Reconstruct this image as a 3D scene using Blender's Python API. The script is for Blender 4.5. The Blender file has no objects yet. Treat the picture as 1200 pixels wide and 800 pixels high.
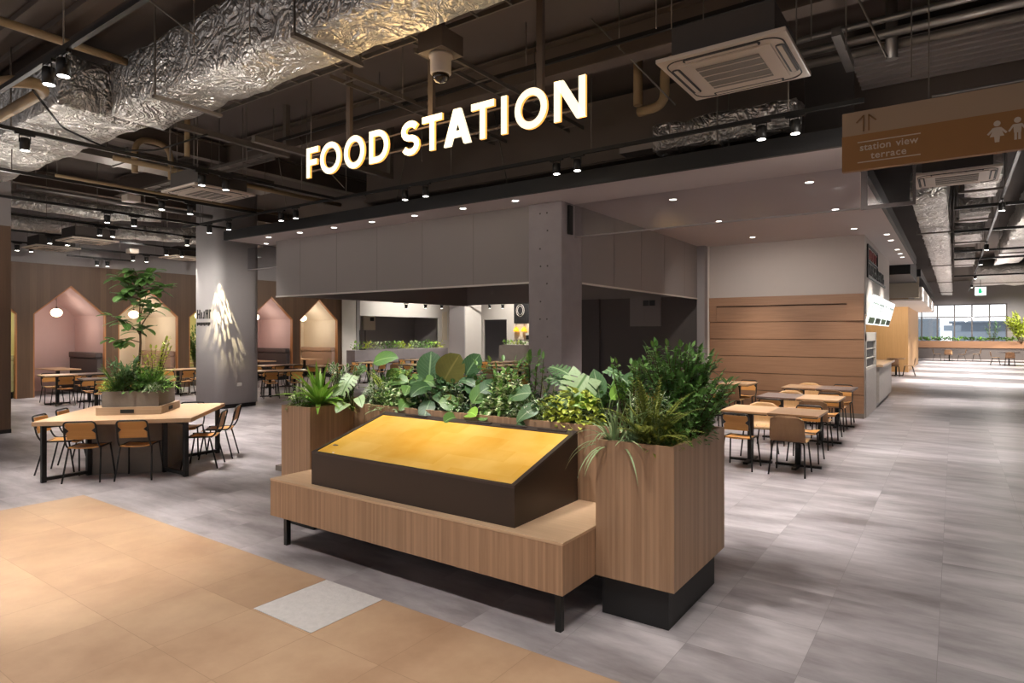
import bpy, bmesh, math, random
from mathutils import Vector, Matrix, noise
random.seed(7)
PI = math.pi
sc = bpy.context.scene
C = bpy.data.collections.new('scene'); sc.collection.children.link(C)

# ------------------------------------------------------------------ materials
def new_mat(name):
    m = bpy.data.materials.new(name); m.use_nodes = True
    nt = m.node_tree; return m, nt, nt.nodes['Principled BSDF']
def N(nt, t, **kw):
    n = nt.nodes.new(t)
    for k, v in kw.items():
        if k.startswith('i_'): n.inputs[k[2:].replace('_', ' ')].default_value = v
        else: setattr(n, k, v)
    return n
def L(nt, a, b): nt.links.new(a, b)
def c4(c): return (c[0], c[1], c[2], 1)
def hx(r, g, b):   # sRGB 0-255 to linear
    f = lambda v: (v/255/12.92 if v/255 <= .04045 else ((v/255+.055)/1.055)**2.4)
    return (f(r), f(g), f(b))
def plain(name, col, rough=.5, metal=0., spec=.5, var=.08, vscale=6., emit=None, es=1., bump=0., bscale=60.):
    m, nt, b = new_mat(name)
    b.inputs['Roughness'].default_value = rough; b.inputs['Metallic'].default_value = metal
    b.inputs['Specular IOR Level'].default_value = spec
    tc = N(nt, 'ShaderNodeTexCoord')
    if var > 0:
        no = N(nt, 'ShaderNodeTexNoise', i_Scale=vscale, i_Detail=4.); L(nt, tc.outputs['Object'], no.inputs['Vector'])
        mx = N(nt, 'ShaderNodeMix', data_type='RGBA')
        mx.inputs['A'].default_value = c4([x*(1-var) for x in col]); mx.inputs['B'].default_value = c4([min(1, x*(1+var)) for x in col])
        L(nt, no.outputs['Fac'], mx.inputs['Factor']); L(nt, mx.outputs['Result'], b.inputs['Base Color'])
    else: b.inputs['Base Color'].default_value = c4(col)
    if bump > 0:
        n2 = N(nt, 'ShaderNodeTexNoise', i_Scale=bscale, i_Detail=3.); L(nt, tc.outputs['Object'], n2.inputs['Vector'])
        bp = N(nt, 'ShaderNodeBump', i_Strength=bump, i_Distance=.01); L(nt, n2.outputs['Fac'], bp.inputs['Height']); L(nt, bp.outputs['Normal'], b.inputs['Normal'])
    if emit:
        b.inputs['Emission Color'].default_value = c4(emit); b.inputs['Emission Strength'].default_value = es
    return m
def wood(name, c1, c2, grain='Z', scale=1., strip=0., rough=.5):
    """grain lines along the given axis; strip = width of laminated strips (m) seen across it"""
    m, nt, b = new_mat(name); b.inputs['Roughness'].default_value = rough
    tc = N(nt, 'ShaderNodeTexCoord'); mp = N(nt, 'ShaderNodeMapping')
    s = {'X': (.6, 14, 14), 'Y': (14, .6, 14), 'Z': (14, 14, .6)}[grain]
    mp.inputs['Scale'].default_value = [v*scale for v in s]; L(nt, tc.outputs['Object'], mp.inputs['Vector'])
    no = N(nt, 'ShaderNodeTexNoise', i_Scale=2.2, i_Detail=6., i_Roughness=.6, i_Distortion=.3); L(nt, mp.outputs['Vector'], no.inputs['Vector'])
    mx = N(nt, 'ShaderNodeMix', data_type='RGBA'); mx.inputs['A'].default_value = c4(c1); mx.inputs['B'].default_value = c4(c2)
    fac = no.outputs['Fac']
    if strip > 0:
        sep = N(nt, 'ShaderNodeSeparateXYZ'); L(nt, tc.outputs['Object'], sep.inputs['Vector'])
        ax = {'X': ('Y', 'Z'), 'Y': ('X', 'Z'), 'Z': ('X', 'Y')}[grain]
        ad = N(nt, 'ShaderNodeMath', operation='ADD'); L(nt, sep.outputs[ax[0]], ad.inputs[0]); L(nt, sep.outputs[ax[1]], ad.inputs[1])
        dv = N(nt, 'ShaderNodeMath', operation='DIVIDE'); L(nt, ad.outputs[0], dv.inputs[0]); dv.inputs[1].default_value = strip
        fl = N(nt, 'ShaderNodeMath', operation='FLOOR'); L(nt, dv.outputs[0], fl.inputs[0])
        wn = N(nt, 'ShaderNodeTexWhiteNoise', noise_dimensions='1D'); L(nt, fl.outputs[0], wn.inputs['W'])
        m1 = N(nt, 'ShaderNodeMath', operation='MULTIPLY'); L(nt, wn.outputs['Value'], m1.inputs[0]); m1.inputs[1].default_value = .55
        m2 = N(nt, 'ShaderNodeMath', operation='MULTIPLY_ADD'); L(nt, no.outputs['Fac'], m2.inputs[0]); m2.inputs[1].default_value = .75; L(nt, m1.outputs[0], m2.inputs[2])
        m3 = N(nt, 'ShaderNodeMath', operation='SUBTRACT', use_clamp=True); L(nt, m2.outputs[0], m3.inputs[0]); m3.inputs[1].default_value = .15
        fac = m3.outputs[0]
    L(nt, fac, mx.inputs['Factor']); L(nt, mx.outputs['Result'], b.inputs['Base Color'])
    bp = N(nt, 'ShaderNodeBump', i_Strength=.12, i_Distance=.004); L(nt, no.outputs['Fac'], bp.inputs['Height']); L(nt, bp.outputs['Normal'], b.inputs['Normal'])
    return m
def emis(name, col, st):
    m, nt, b = new_mat(name); b.inputs['Base Color'].default_value = c4(col)
    b.inputs['Emission Color'].default_value = c4(col); b.inputs['Emission Strength'].default_value = st; return m
def tile_floor(name, cols, joint, size, off, rough, streak, jw=.0022, lift=.0):
    m, nt, b = new_mat(name)
    tc = N(nt, 'ShaderNodeTexCoord'); mp = N(nt, 'ShaderNodeMapping'); mp.inputs['Location'].default_value = (-off[0], -off[1], 0)
    L(nt, tc.outputs['Object'], mp.inputs['Vector'])
    br = N(nt, 'ShaderNodeTexBrick', offset=0., squash=1., i_Scale=1.); br.inputs['Brick Width'].default_value = size; br.inputs['Row Height'].default_value = size
    br.inputs['Mortar Size'].default_value = jw; br.inputs['Mortar Smooth'].default_value = .3
    br.inputs['Color1'].default_value = (0, 0, 0, 1); br.inputs['Color2'].default_value = (1, 1, 1, 1); br.inputs['Mortar'].default_value = (.5, .5, .5, 1)
    L(nt, mp.outputs['Vector'], br.inputs['Vector'])
    sm = N(nt, 'ShaderNodeMapping'); sm.inputs['Scale'].default_value = streak; L(nt, tc.outputs['Object'], sm.inputs['Vector'])
    # shift the cloudiness per tile so that tiles differ at their joints
    vm = N(nt, 'ShaderNodeVectorMath', operation='MULTIPLY_ADD'); L(nt, br.outputs['Color'], vm.inputs[0]); vm.inputs[1].default_value = (.55, .35, .8); L(nt, sm.outputs['Vector'], vm.inputs[2])
    n1 = N(nt, 'ShaderNodeTexNoise', i_Scale=1.1, i_Detail=7., i_Roughness=.62); L(nt, vm.outputs['Vector'], n1.inputs['Vector'])
    mixf = N(nt, 'ShaderNodeMath', operation='MULTIPLY_ADD'); L(nt, br.outputs['Color'], mixf.inputs[0]); mixf.inputs[1].default_value = .05; L(nt, n1.outputs['Fac'], mixf.inputs[2])
    cr = N(nt, 'ShaderNodeValToRGB'); cr.color_ramp.elements[0].position = .33; cr.color_ramp.elements[1].position = .74
    cr.color_ramp.elements[0].color = c4(cols[0]); cr.color_ramp.elements[1].color = c4(cols[1])
    L(nt, mixf.outputs[0], cr.inputs['Fac'])
    mx = N(nt, 'ShaderNodeMix', data_type='RGBA'); mx.inputs['B'].default_value = c4(joint); L(nt, cr.outputs['Color'], mx.inputs['A'])
    L(nt, br.outputs['Fac'], mx.inputs['Factor']); L(nt, mx.outputs['Result'], b.inputs['Base Color'])
    rr = N(nt, 'ShaderNodeMath', operation='MULTIPLY_ADD'); L(nt, n1.outputs['Fac'], rr.inputs[0]); rr.inputs[1].default_value = .25; rr.inputs[2].default_value = rough-.12
    L(nt, rr.outputs[0], b.inputs['Roughness'])
    bp = N(nt, 'ShaderNodeBump', i_Strength=.06, i_Distance=.01); L(nt, n1.outputs['Fac'], bp.inputs['Height']); L(nt, bp.outputs['Normal'], b.inputs['Normal'])
    return m
def foil(name, col, rough=.3, bs=2.6, st=.8):
    m, nt, b = new_mat(name); b.inputs['Metallic'].default_value = .85; b.inputs['Roughness'].default_value = rough
    tc = N(nt, 'ShaderNodeTexCoord'); h = None
    for sc_, w_, di in ((bs, 1., 2.2), (bs*2.3, .42, 2.0), (bs*5, .10, .6)):
        no = N(nt, 'ShaderNodeTexNoise', i_Scale=sc_, i_Detail=2., i_Distortion=di); L(nt, tc.outputs['Object'], no.inputs['Vector'])
        s1 = N(nt, 'ShaderNodeMath', operation='SUBTRACT'); L(nt, no.outputs['Fac'], s1.inputs[0]); s1.inputs[1].default_value = .5
        s2 = N(nt, 'ShaderNodeMath', operation='ABSOLUTE'); L(nt, s1.outputs[0], s2.inputs[0])
        s3 = N(nt, 'ShaderNodeMath', operation='MULTIPLY_ADD'); L(nt, s2.outputs[0], s3.inputs[0]); s3.inputs[1].default_value = w_
        if h: L(nt, h, s3.inputs[2])
        else: s3.inputs[2].default_value = 0
        h = s3.outputs[0]
    bp = N(nt, 'ShaderNodeBump', i_Strength=st, i_Distance=.30); L(nt, h, bp.inputs['Height']); L(nt, bp.outputs['Normal'], b.inputs['Normal'])
    mx = N(nt, 'ShaderNodeMix', data_type='RGBA'); mx.inputs['A'].default_value = c4([x*.6 for x in col]); mx.inputs['B'].default_value = c4(col)
    r = N(nt, 'ShaderNodeMapRange'); r.inputs['From Max'].default_value = .35; L(nt, h, r.inputs['Value']); L(nt, r.outputs['Result'], mx.inputs['Factor']); L(nt, mx.outputs['Result'], b.inputs['Base Color'])
    return m
def leafmat(name, c1, c2, vein=None, edge=None, patch=None, rough=.42):
    """uv: x across the blade, y along it"""
    m, nt, b = new_mat(name); b.inputs['Roughness'].default_value = rough
    tc = N(nt, 'ShaderNodeTexCoord')
    no = N(nt, 'ShaderNodeTexNoise', i_Scale=7., i_Detail=3.); L(nt, tc.outputs['Object'], no.inputs['Vector'])
    mx = N(nt, 'ShaderNodeMix', data_type='RGBA'); mx.inputs['A'].default_value = c4(c1); mx.inputs['B'].default_value = c4(c2); L(nt, no.outputs['Fac'], mx.inputs['Factor'])
    out = mx.outputs['Result']
    sep = N(nt, 'ShaderNodeSeparateXYZ'); L(nt, tc.outputs['UV'], sep.inputs['Vector'])
    sb = N(nt, 'ShaderNodeMath', operation='SUBTRACT'); L(nt, sep.outputs['X'], sb.inputs[0]); sb.inputs[1].default_value = .5
    ab = N(nt, 'ShaderNodeMath', operation='ABSOLUTE'); L(nt, sb.outputs[0], ab.inputs[0])
    def over(fac, col):
        nonlocal out
        k = N(nt, 'ShaderNodeMix', data_type='RGBA'); L(nt, out, k.inputs['A']); k.inputs['B'].default_value = c4(col); L(nt, fac, k.inputs['Factor']); out = k.outputs['Result']
    if patch:
        n2 = N(nt, 'ShaderNodeTexNoise', i_Scale=26., i_Detail=2.); L(nt, tc.outputs['Object'], n2.inputs['Vector'])
        r = N(nt, 'ShaderNodeMapRange'); r.inputs['From Min'].default_value = .5; r.inputs['From Max'].default_value = .58; L(nt, n2.outputs['Fac'], r.inputs['Value']); over(r.outputs['Result'], patch)
    if edge:
        r = N(nt, 'ShaderNodeMapRange'); r.inputs['From Min'].default_value = .26; r.inputs['From Max'].default_value = .36; L(nt, ab.outputs[0], r.inputs['Value']); over(r.outputs['Result'], edge)
    if vein:
        r = N(nt, 'ShaderNodeMapRange'); r.inputs['From Min'].default_value = .045; r.inputs['From Max'].default_value = .015; L(nt, ab.outputs[0], r.inputs['Value']); over(r.outputs['Result'], vein)
        f = N(nt, 'ShaderNodeMath', operation='MULTIPLY_ADD'); L(nt, ab.outputs[0], f.inputs[0]); f.inputs[1].default_value = -.7; L(nt, sep.outputs['Y'], f.inputs[2])
        g = N(nt, 'ShaderNodeMath', operation='MULTIPLY'); L(nt, f.outputs[0], g.inputs[0]); g.inputs[1].default_value = 8.
        h = N(nt, 'ShaderNodeMath', operation='FRACT'); L(nt, g.outputs[0], h.inputs[0])
        r2 = N(nt, 'ShaderNodeMapRange'); r2.inputs['From Min'].default_value = .14; r2.inputs['From Max'].default_value = .03; r2.inputs['To Max'].default_value = .3; L(nt, h.outputs[0], r2.inputs['Value']); over(r2.outputs['Result'], vein)
    L(nt, out, b.inputs['Base Color'])
    tr = N(nt, 'ShaderNodeBsdfTranslucent'); L(nt, out, tr.inputs['Color'])
    ms = N(nt, 'ShaderNodeMixShader'); ms.inputs['Fac'].default_value = .22
    o = nt.nodes['Material Output']; L(nt, b.outputs[0], ms.inputs[1]); L(nt, tr.outputs[0], ms.inputs[2]); L(nt, ms.outputs[0], o.inputs['Surface'])
    return m
def glassmat(name, tint=(.9, .92, .93), rough=.02, fres=.10, k=.6):
    m, nt, b = new_mat(name)
    tr = N(nt, 'ShaderNodeBsdfTransparent'); tr.inputs['Color'].default_value = c4(tint)
    gl = N(nt, 'ShaderNodeBsdfGlossy'); gl.inputs['Roughness'].default_value = rough
    ly = N(nt, 'ShaderNodeLayerWeight', i_Blend=.35)
    mu = N(nt, 'ShaderNodeMath', operation='MULTIPLY_ADD', use_clamp=True); L(nt, ly.outputs['Fresnel'], mu.inputs[0]); mu.inputs[1].default_value = k; mu.inputs[2].default_value = fres*.3
    ms = N(nt, 'ShaderNodeMixShader'); L(nt, mu.outputs[0], ms.inputs['Fac']); L(nt, tr.outputs[0], ms.inputs[1]); L(nt, gl.outputs[0], ms.inputs[2])
    L(nt, ms.outputs[0], nt.nodes['Material Output'].inputs['Surface']); return m

M = {}
M['floor'] = tile_floor('grey_vinyl_tile', (hx(112, 104, 105), hx(194, 186, 188)), hx(128, 122, 121), .6, (-.075, 2.965), .38, (.8, 2.6, 1), .0014)
M['tan'] = tile_floor('tan_tile', (hx(164, 130, 102), hx(196, 164, 134)), hx(146, 116, 90), .6, (-3.145, 2.965), .46, (1.3, 1.3, 1), .0016)
M['ash'] = wood('oak_veneer', hx(144, 112, 86), hx(186, 150, 119), 'Z', 2.4, .018, .45)
M['ash_h'] = wood('oak_veneer_flat', hx(186, 150, 116), hx(222, 190, 156), 'X', 1.2, .0, .4)
M['table_oak'] = wood('light_oak_top', hx(190, 152, 116), hx(226, 190, 152), 'X', 1., .0, .35)
M['table_walnut'] = wood('striped_walnut_top', hx(112, 84, 62), hx(196, 158, 122), 'X', 1.3, .0, .35)
M['table_grey'] = wood('grey_stained_top', hx(96, 82, 78), hx(138, 122, 116), 'X', 1., .0, .35)
M['ply'] = wood('orange_plywood', hx(206, 138, 68), hx(236, 174, 98), 'X', .8, .0, .4)
M['ply_lt'] = wood('pale_plywood', hx(200, 150, 96), hx(232, 188, 134), 'Z', .8, .0, .4)
M['ply_back'] = wood('brown_plywood', hx(136, 100, 68), hx(166, 126, 90), 'Z', .8, .0, .5)
M['wallwood'] = wood('dark_oak_cladding', hx(84, 62, 46), hx(112, 86, 64), 'Z', .9, .16, .55)
M['jamb'] = wood('warm_oak_jamb', hx(160, 104, 62), hx(200, 140, 92), 'Z', .8, .0, .5)
M['shutterwood'] = wood('horizontal_oak_panel', hx(128, 92, 66), hx(172, 130, 98), 'X', 1.1, .0, .5)
M['warmwood'] = wood('pale_warm_oak_wall', hx(196, 150, 98), hx(226, 184, 130), 'Z', .8, .0, .5)
M['black'] = plain('black_steel', (.012, .011, .010), .42, .0, .4, .1)
M['plinth'] = plain('black_plinth', (.010, .009, .009), .5, 0, .4, .1)
M['console'] = plain('dark_brown_metal_casing', hx(58, 48, 42), .38, .3, .5, .06)
M['bezel'] = plain('console_bezel', hx(74, 64, 62), .35, .4, .5, .05)
M['soil'] = plain('dark_soil', (.012, .009, .006), .95, var=.5, vscale=40, bump=.6)
M['paint'] = plain('grey_paint', hx(150, 143, 141), .7, var=.03, vscale=1.5)
M['lintel'] = plain('taupe_painted_board', hx(146, 138, 134), .6, var=.03, vscale=1.2)
M['canopy'] = plain('white_ceiling_board', hx(205, 192, 188), .7, var=.02)
M['white'] = plain('white_paint', hx(226, 218, 208), .7, var=.02)
M['colpaint'] = plain('light_grey_column_paint', hx(196, 190, 188), .7, var=.03, vscale=1.5)
M['seam'] = plain('taupe_board_seam', hx(122, 114, 110), .6, var=.0)
M['gapbrown'] = plain('shadow_brown_board', hx(88, 62, 44), .7, var=.05)
M['offwhite'] = plain('warm_offwhite_paint', hx(190, 178, 170), .7, var=.02)
M['darkwall'] = plain('dark_taupe_wall', hx(92, 84, 80), .6, var=.04)
M['concrete'] = plain('board_marked_concrete', hx(158, 150, 150), .75, var=.12, vscale=5, bump=.25, bscale=18)
M['trough'] = plain('grey_fibre_cement', hx(128, 118, 108), .75, var=.14, vscale=7, bump=.2, bscale=30)
M['deck'] = plain('dark_ceiling_deck', hx(88, 78, 71), .8, var=.2, vscale=.7)
M['beam'] = plain('brown_primer_steel', hx(98, 86, 77), .6, .1, var=.2, vscale=2)
M['pipe'] = plain('tan_pipe_lagging', hx(150, 126, 92), .6, var=.15, vscale=5)
M['steel'] = plain('galvanised_steel', hx(150, 145, 140), .38, .85, var=.15, vscale=8)
M['rod'] = plain('hanger_rod_steel', hx(120, 112, 104), .5, .6, var=.1)
M['foil'] = foil('aluminium_foil_wrap', (.97, .93, .88), .36)
M['foil_dim'] = foil('aged_foil_wrap', (.88, .82, .78), .4, 2.6)
M['cass'] = plain('offwhite_plastic', hx(216, 200, 184), .45, var=.02)
M['unit'] = plain('dark_unit_casing', hx(70, 62, 56), .6, .1, var=.1)
M['cassdark'] = plain('dark_louvre_slot', hx(44, 38, 34), .6, var=.0)
M['grille'] = plain('grey_mesh_grille', hx(120, 110, 100), .6, var=.0, bump=.8, bscale=220)
M['banq_dark'] = plain('charcoal_upholstery', hx(84, 74, 72), .8, var=.12, vscale=60, bump=.15, bscale=300)
M['banq_tan'] = plain('beige_upholstery', hx(180, 150, 130), .8, var=.05)
M['pink'] = plain('pink_plaster', hx(200, 172, 168), .8, var=.02)
M['cream'] = plain('cream_plaster', hx(226, 212, 190), .8, var=.02)
M['green'] = plain('pale_green_plaster', hx(206, 200, 140), .8, var=.02)
M['mesh_tile'] = plain('woven_grey_insert', hx(205, 200, 198), .5, var=.16, vscale=22, bump=.4, bscale=60)
M['lens'] = emis('lit_lens', (1, .96, .9), 14)
M['dlens'] = emis('lit_downlight', (1, .95, .88), 9)
M['globe'] = emis('opal_globe', (1, .86, .62), 3.)
M['letter'] = emis('warm_lit_letter_face', (1, .87, .62), 1.3)
M['letter_side'] = emis('amber_lit_letter_side', (1, .48, .10), 1.1)
M['glass'] = glassmat('clear_glass')
M['glassdark'] = glassmat('smoke_screen_glass', (.88, .88, .89), .12, .05, .12)
M['signtop'] = plain('taupe_sign_panel', hx(164, 138, 112), .55, var=.02)
M['signbrown'] = plain('ochre_sign_panel', hx(150, 104, 52), .55, var=.04)
M['signtext'] = plain('cream_sign_print', hx(205, 188, 168), .6, var=.0)
M['signarrow'] = plain('brown_sign_print', hx(128, 92, 54), .6, var=.0)
M['dome'] = plain('smoked_dome', hx(46, 34, 22), .08, .2, .8, var=.0)
M['outwhite'] = plain('pale_outdoor_cladding', hx(120, 132, 148), .8, var=.05)
M['outgrey'] = plain('pale_outdoor_paving', hx(120, 124, 128), .8, var=.08)
M['menu'] = emis('lit_menu_board', (.9, .97, .95), 1.3)
M['menuink'] = plain('menu_print', hx(70, 92, 60), .6, var=.2, vscale=40)
M['exit'] = emis('lit_exit_sign', (.85, 1, .9), 2.2)
M['exitgreen'] = emis('green_exit_pictogram', (.02, .45, .2), 1.2)
M['counterstone'] = plain('pale_counter_stone', hx(190, 180, 172), .5, var=.2, vscale=12)
M['red'] = plain('red_sign_stroke', hx(150, 40, 34), .5, var=.0)
M['ink'] = plain('black_wall_lettering', (.015, .014, .014), .5, var=.0)
M['amber'] = plain('amber_glass_shade', hx(240, 160, 20), .3, var=.0, emit=(1, .5, .03), es=1.2)
M['stem'] = plain('brown_plant_stem', hx(84, 66, 44), .8, var=.2, vscale=30)
M['gstem'] = plain('green_plant_stem', hx(92, 112, 58), .6, var=.2, vscale=30)
G = {
 'bright': leafmat('bright_green_leaf', hx(91, 140, 52), hx(166, 210, 82), hx(180, 226, 110)),
 'mid': leafmat('mid_green_leaf', hx(66, 108, 52), hx(115, 156, 77), hx(145, 180, 110)),
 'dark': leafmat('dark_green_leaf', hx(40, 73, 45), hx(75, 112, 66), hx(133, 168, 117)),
 'grey': leafmat('grey_green_leaf', hx(66, 104, 66), hx(112, 146, 98), hx(168, 190, 146)),
 'pale': leafmat('pale_silver_leaf', hx(140, 172, 118), hx(196, 216, 170), hx(90, 130, 70)),
 'olive': leafmat('bronze_olive_leaf', hx(78, 80, 26), hx(112, 106, 44), hx(128, 120, 62)) if True else leafmat('x', hx(112, 112, 40), hx(168, 152, 63), hx(140, 131, 66)),
 'varieg': leafmat('cream_edged_leaf', hx(87, 128, 66), hx(133, 173, 91), None, hx(245, 245, 233)),
 'splash': leafmat('white_splashed_leaf', hx(82, 126, 63), hx(154, 196, 98), None, None, hx(245, 245, 210)),
 'yellow': leafmat('yellow_green_leaf', hx(145, 168, 57), hx(221, 226, 103), hx(237, 237, 133)),
 'fern': leafmat('olive_fern_leaf', hx(101, 112, 43), hx(163, 168, 77)),
 'fernb': leafmat('light_fern_leaf', hx(133, 166, 63), hx(210, 221, 105)),
}
# ------------------------------------------------------------------ mesh builder
class MB:
    def __init__(s): s.bm = bmesh.new(); s.uv = s.bm.loops.layers.uv.new('UVMap')
    def face(s, vs, mi=0, uvs=None, smooth=False):
        try: f = s.bm.faces.new(vs)
        except ValueError: return None
        f.material_index = mi; f.smooth = smooth
        if uvs:
            for l, u in zip(f.loops, uvs): l[s.uv].uv = u
        return f
    def quadpts(s, pts, mi=0): return s.face([s.bm.verts.new(p) for p in pts], mi)
    def box(s, x0, x1, y0, y1, z0, z1, mi=0, m=None, bev=0.):
        p = [(x0,y0,z0),(x1,y0,z0),(x1,y1,z0),(x0,y1,z0),(x0,y0,z1),(x1,y0,z1),(x1,y1,z1),(x0,y1,z1)]
        v = [s.bm.verts.new(m @ Vector(q) if m else q) for q in p]
        fs = [s.face([v[i] for i in f], mi) for f in ((3,2,1,0),(4,5,6,7),(0,1,5,4),(1,2,6,5),(2,3,7,6),(3,0,4,7))]
        if bev > 0:
            es = list({e for f in fs for e in f.edges})
            bmesh.ops.bevel(s.bm, geom=es, offset=bev, segments=2, affect='EDGES', profile=.7)
        return s
    def prism(s, poly, h0, h1, frame, mi=0):
        """poly 2D points (a,b); frame(a,b,h) -> point"""
        a = [s.bm.verts.new(frame(p[0], p[1], h0)) for p in poly]; b = [s.bm.verts.new(frame(p[0], p[1], h1)) for p in poly]
        s.face(a[::-1], mi); s.face(b, mi); n = len(poly)
        for i in range(n): s.face([a[i], a[(i+1)%n], b[(i+1)%n], b[i]], mi)
        return s
    def tube(s, pts, r, seg=8, mi=0, closed=False, r1=None, cap=True):
        pts = [Vector(p) for p in pts]; n = len(pts); rings = []; up = None
        for i, p in enumerate(pts):
            if closed: d = pts[(i+1)%n]-pts[i-1]
            else: d = pts[min(i+1,n-1)]-pts[max(i-1,0)]
            if d.length < 1e-9: d = Vector((0,0,1))
            d.normalize()
            if up is None: up = Vector((0,0,1)) if abs(d.z) < .9 else Vector((1,0,0))
            a = d.cross(up)
            if a.length < 1e-5: a = d.orthogonal()
            a.normalize(); b = a.cross(d); up = b
            rr = r if r1 is None else r+(r1-r)*i/max(1,n-1)
            rings.append([s.bm.verts.new(p+(a*math.cos(t*2*PI/seg)+b*math.sin(t*2*PI/seg))*rr) for t in range(seg)])
        for i in range(n if closed else n-1):
            A, B = rings[i], rings[(i+1)%n]
            for t in range(seg): s.face([A[t], A[(t+1)%seg], B[(t+1)%seg], B[t]], mi, smooth=True)
        if cap and not closed: s.face(rings[0][::-1], mi); s.face(rings[-1], mi)
        return s
    def lathe(s, prof, c=(0,0,0), seg=20, mi=0, m=None):
        rings = []
        for r, z in prof:
            ring = []
            for t in range(seg):
                p = Vector((c[0]+r*math.cos(t*2*PI/seg), c[1]+r*math.sin(t*2*PI/seg), c[2]+z))
                ring.append(s.bm.verts.new(m @ p if m else p))
            rings.append(ring)
        for A, B in zip(rings, rings[1:]):
            for t in range(seg): s.face([A[t], A[(t+1)%seg], B[(t+1)%seg], B[t]], mi, smooth=True)
        if prof[0][0] > 1e-4: s.face(rings[0][::-1], mi)
        if prof[-1][0] > 1e-4: s.face(rings[-1], mi)
        return s
    def ribbon(s, path, w, frame, h0, h1, mi=0, closed=False):
        """flat stroke of width w along a 2D path, extruded between h0 and h1"""
        n = len(path); lft = []; rgt = []
        for i, p in enumerate(path):
            p = Vector(p); a = Vector(path[i-1]) if (i > 0 or closed) else p; b = Vector(path[(i+1)%n]) if (i < n-1 or closed) else p
            d1 = (p-a); d2 = (b-p)
            if d1.length < 1e-9: d1 = d2
            if d2.length < 1e-9: d2 = d1
            d1 = d1.normalized(); d2 = d2.normalized()
            t = (d1+d2).normalized(); nn = Vector((-t.y, t.x)); k = w/2/max(.35, nn.dot(Vector((-d1.y, d1.x))))
            lft.append(p+nn*k); rgt.append(p-nn*k)
        V = lambda q, h: s.bm.verts.new(frame(q.x, q.y, h))
        l0 = [V(q,h0) for q in lft]; r0 = [V(q,h0) for q in rgt]; l1 = [V(q,h1) for q in lft]; r1 = [V(q,h1) for q in rgt]
        for i in range(n if closed else n-1):
            j = (i+1)%n
            s.face([l0[i], l0[j], r0[j], r0[i]], mi); s.face([r1[i], r1[j], l1[j], l1[i]], mi)
            s.face([l0[j], l0[i], l1[i], l1[j]], mi+1 if mi == 0 and s.two else mi); s.face([r0[i], r0[j], r1[j], r1[i]], mi+1 if mi == 0 and s.two else mi)
        if not closed:
            for i, fl in ((0, 0), (n-1, 1)): s.face([l0[i], r0[i], r1[i], l1[i]], mi+1 if mi == 0 and s.two else mi)
        return s
    two = False
    def mesh(s, name, mats, recalc=True):
        if recalc: bmesh.ops.recalc_face_normals(s.bm, faces=s.bm.faces[:])
        me = bpy.data.meshes.new(name); s.bm.to_mesh(me); s.bm.free()
        for m in (mats if isinstance(mats, (list, tuple)) else [mats]): me.materials.append(m)
        return me
    def build(s, name, mats, parent=None, loc=None, recalc=True, rotz=None):
        o = bpy.data.objects.new(name, s.mesh(name, mats, recalc)); C.objects.link(o)
        if parent: o.parent = parent
        if loc: o.location = loc
        if rotz is not None: o.rotation_euler.z = rotz
        return o
def thing(name, label, cat, loc=(0,0,0), rotz=0, group=None):
    o = bpy.data.objects.new(name, None); C.objects.link(o); o.empty_display_size = .1
    o.location = loc; o.rotation_euler = (0,0,rotz); o['label'] = label; o['category'] = cat
    if group: o['group'] = group
    return o
def tag(o, label, cat, group=None, kind=None):
    o['label'] = label; o['category'] = cat
    if group: o['group'] = group
    if kind: o['kind'] = kind
    return o
def struct(name, mb, mat, parent=None, **k):
    o = mb.build(name, mat, parent, **k)
    if not parent: o['kind'] = 'structure'
    return o
def kids(o): return [c for c in bpy.data.objects if c.parent == o]
KID = {}
def dup(root, loc, rotz=0, label=None, group=None):
    if root not in KID: KID[root] = [(c, kids(c)) for c in kids(root)]
    r = root.copy(); C.objects.link(r); r.location = loc; r.rotation_euler = (0,0,rotz)
    if label: r['label'] = label
    if group: r['group'] = group
    for ch, gs in KID[root]:
        c = ch.copy(); C.objects.link(c); c.parent = r
        for g in gs:
            d = g.copy(); C.objects.link(d); d.parent = c
    return r
used = set()
def place(proto, loc, rotz, label, group=None):
    if proto not in used:
        used.add(proto); KID.setdefault(proto, [(c, kids(c)) for c in kids(proto)])
        proto.location = loc; proto.rotation_euler = (0,0,rotz); proto['label'] = label
        if group: proto['group'] = group
        return proto
    return dup(proto, loc, rotz, label, group)
def text_mesh(name, body, size, mat, parent, mtx, ext=.002, bold=0., spacing=1.):
    cu = bpy.data.curves.new('t', 'FONT'); cu.body = body; cu.size = size; cu.extrude = ext; cu.offset = bold; cu.align_x = 'CENTER'; cu.space_character = spacing
    ob = bpy.data.objects.new('t', cu); C.objects.link(ob)
    dg = bpy.context.evaluated_depsgraph_get(); me = bpy.data.meshes.new_from_object(ob.evaluated_get(dg))
    C.objects.unlink(ob); bpy.data.objects.remove(ob); bpy.data.curves.remove(cu)
    me.transform(mtx); me.materials.clear(); me.materials.append(mat)
    o = bpy.data.objects.new(name, me); C.objects.link(o); o.parent = parent; return o
def spot(loc, target, W, size=60, blend=.6, col=(1, .95, .89), rad=.04):
    l = bpy.data.lights.new('spot_lamp', 'SPOT'); l.energy = W*1.5; l.spot_size = math.radians(size); l.spot_blend = blend; l.color = col; l.shadow_soft_size = rad
    o = bpy.data.objects.new('spot_lamp', l); C.objects.link(o); o.location = loc
    o.rotation_euler = (Vector(target)-Vector(loc)).to_track_quat('-Z', 'Y').to_euler(); return o
def point(loc, W, col=(1, .85, .65), rad=.1):
    l = bpy.data.lights.new('point_lamp', 'POINT'); l.energy = W; l.color = col; l.shadow_soft_size = rad
    o = bpy.data.objects.new('point_lamp', l); C.objects.link(o); o.location = loc; return o

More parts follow.
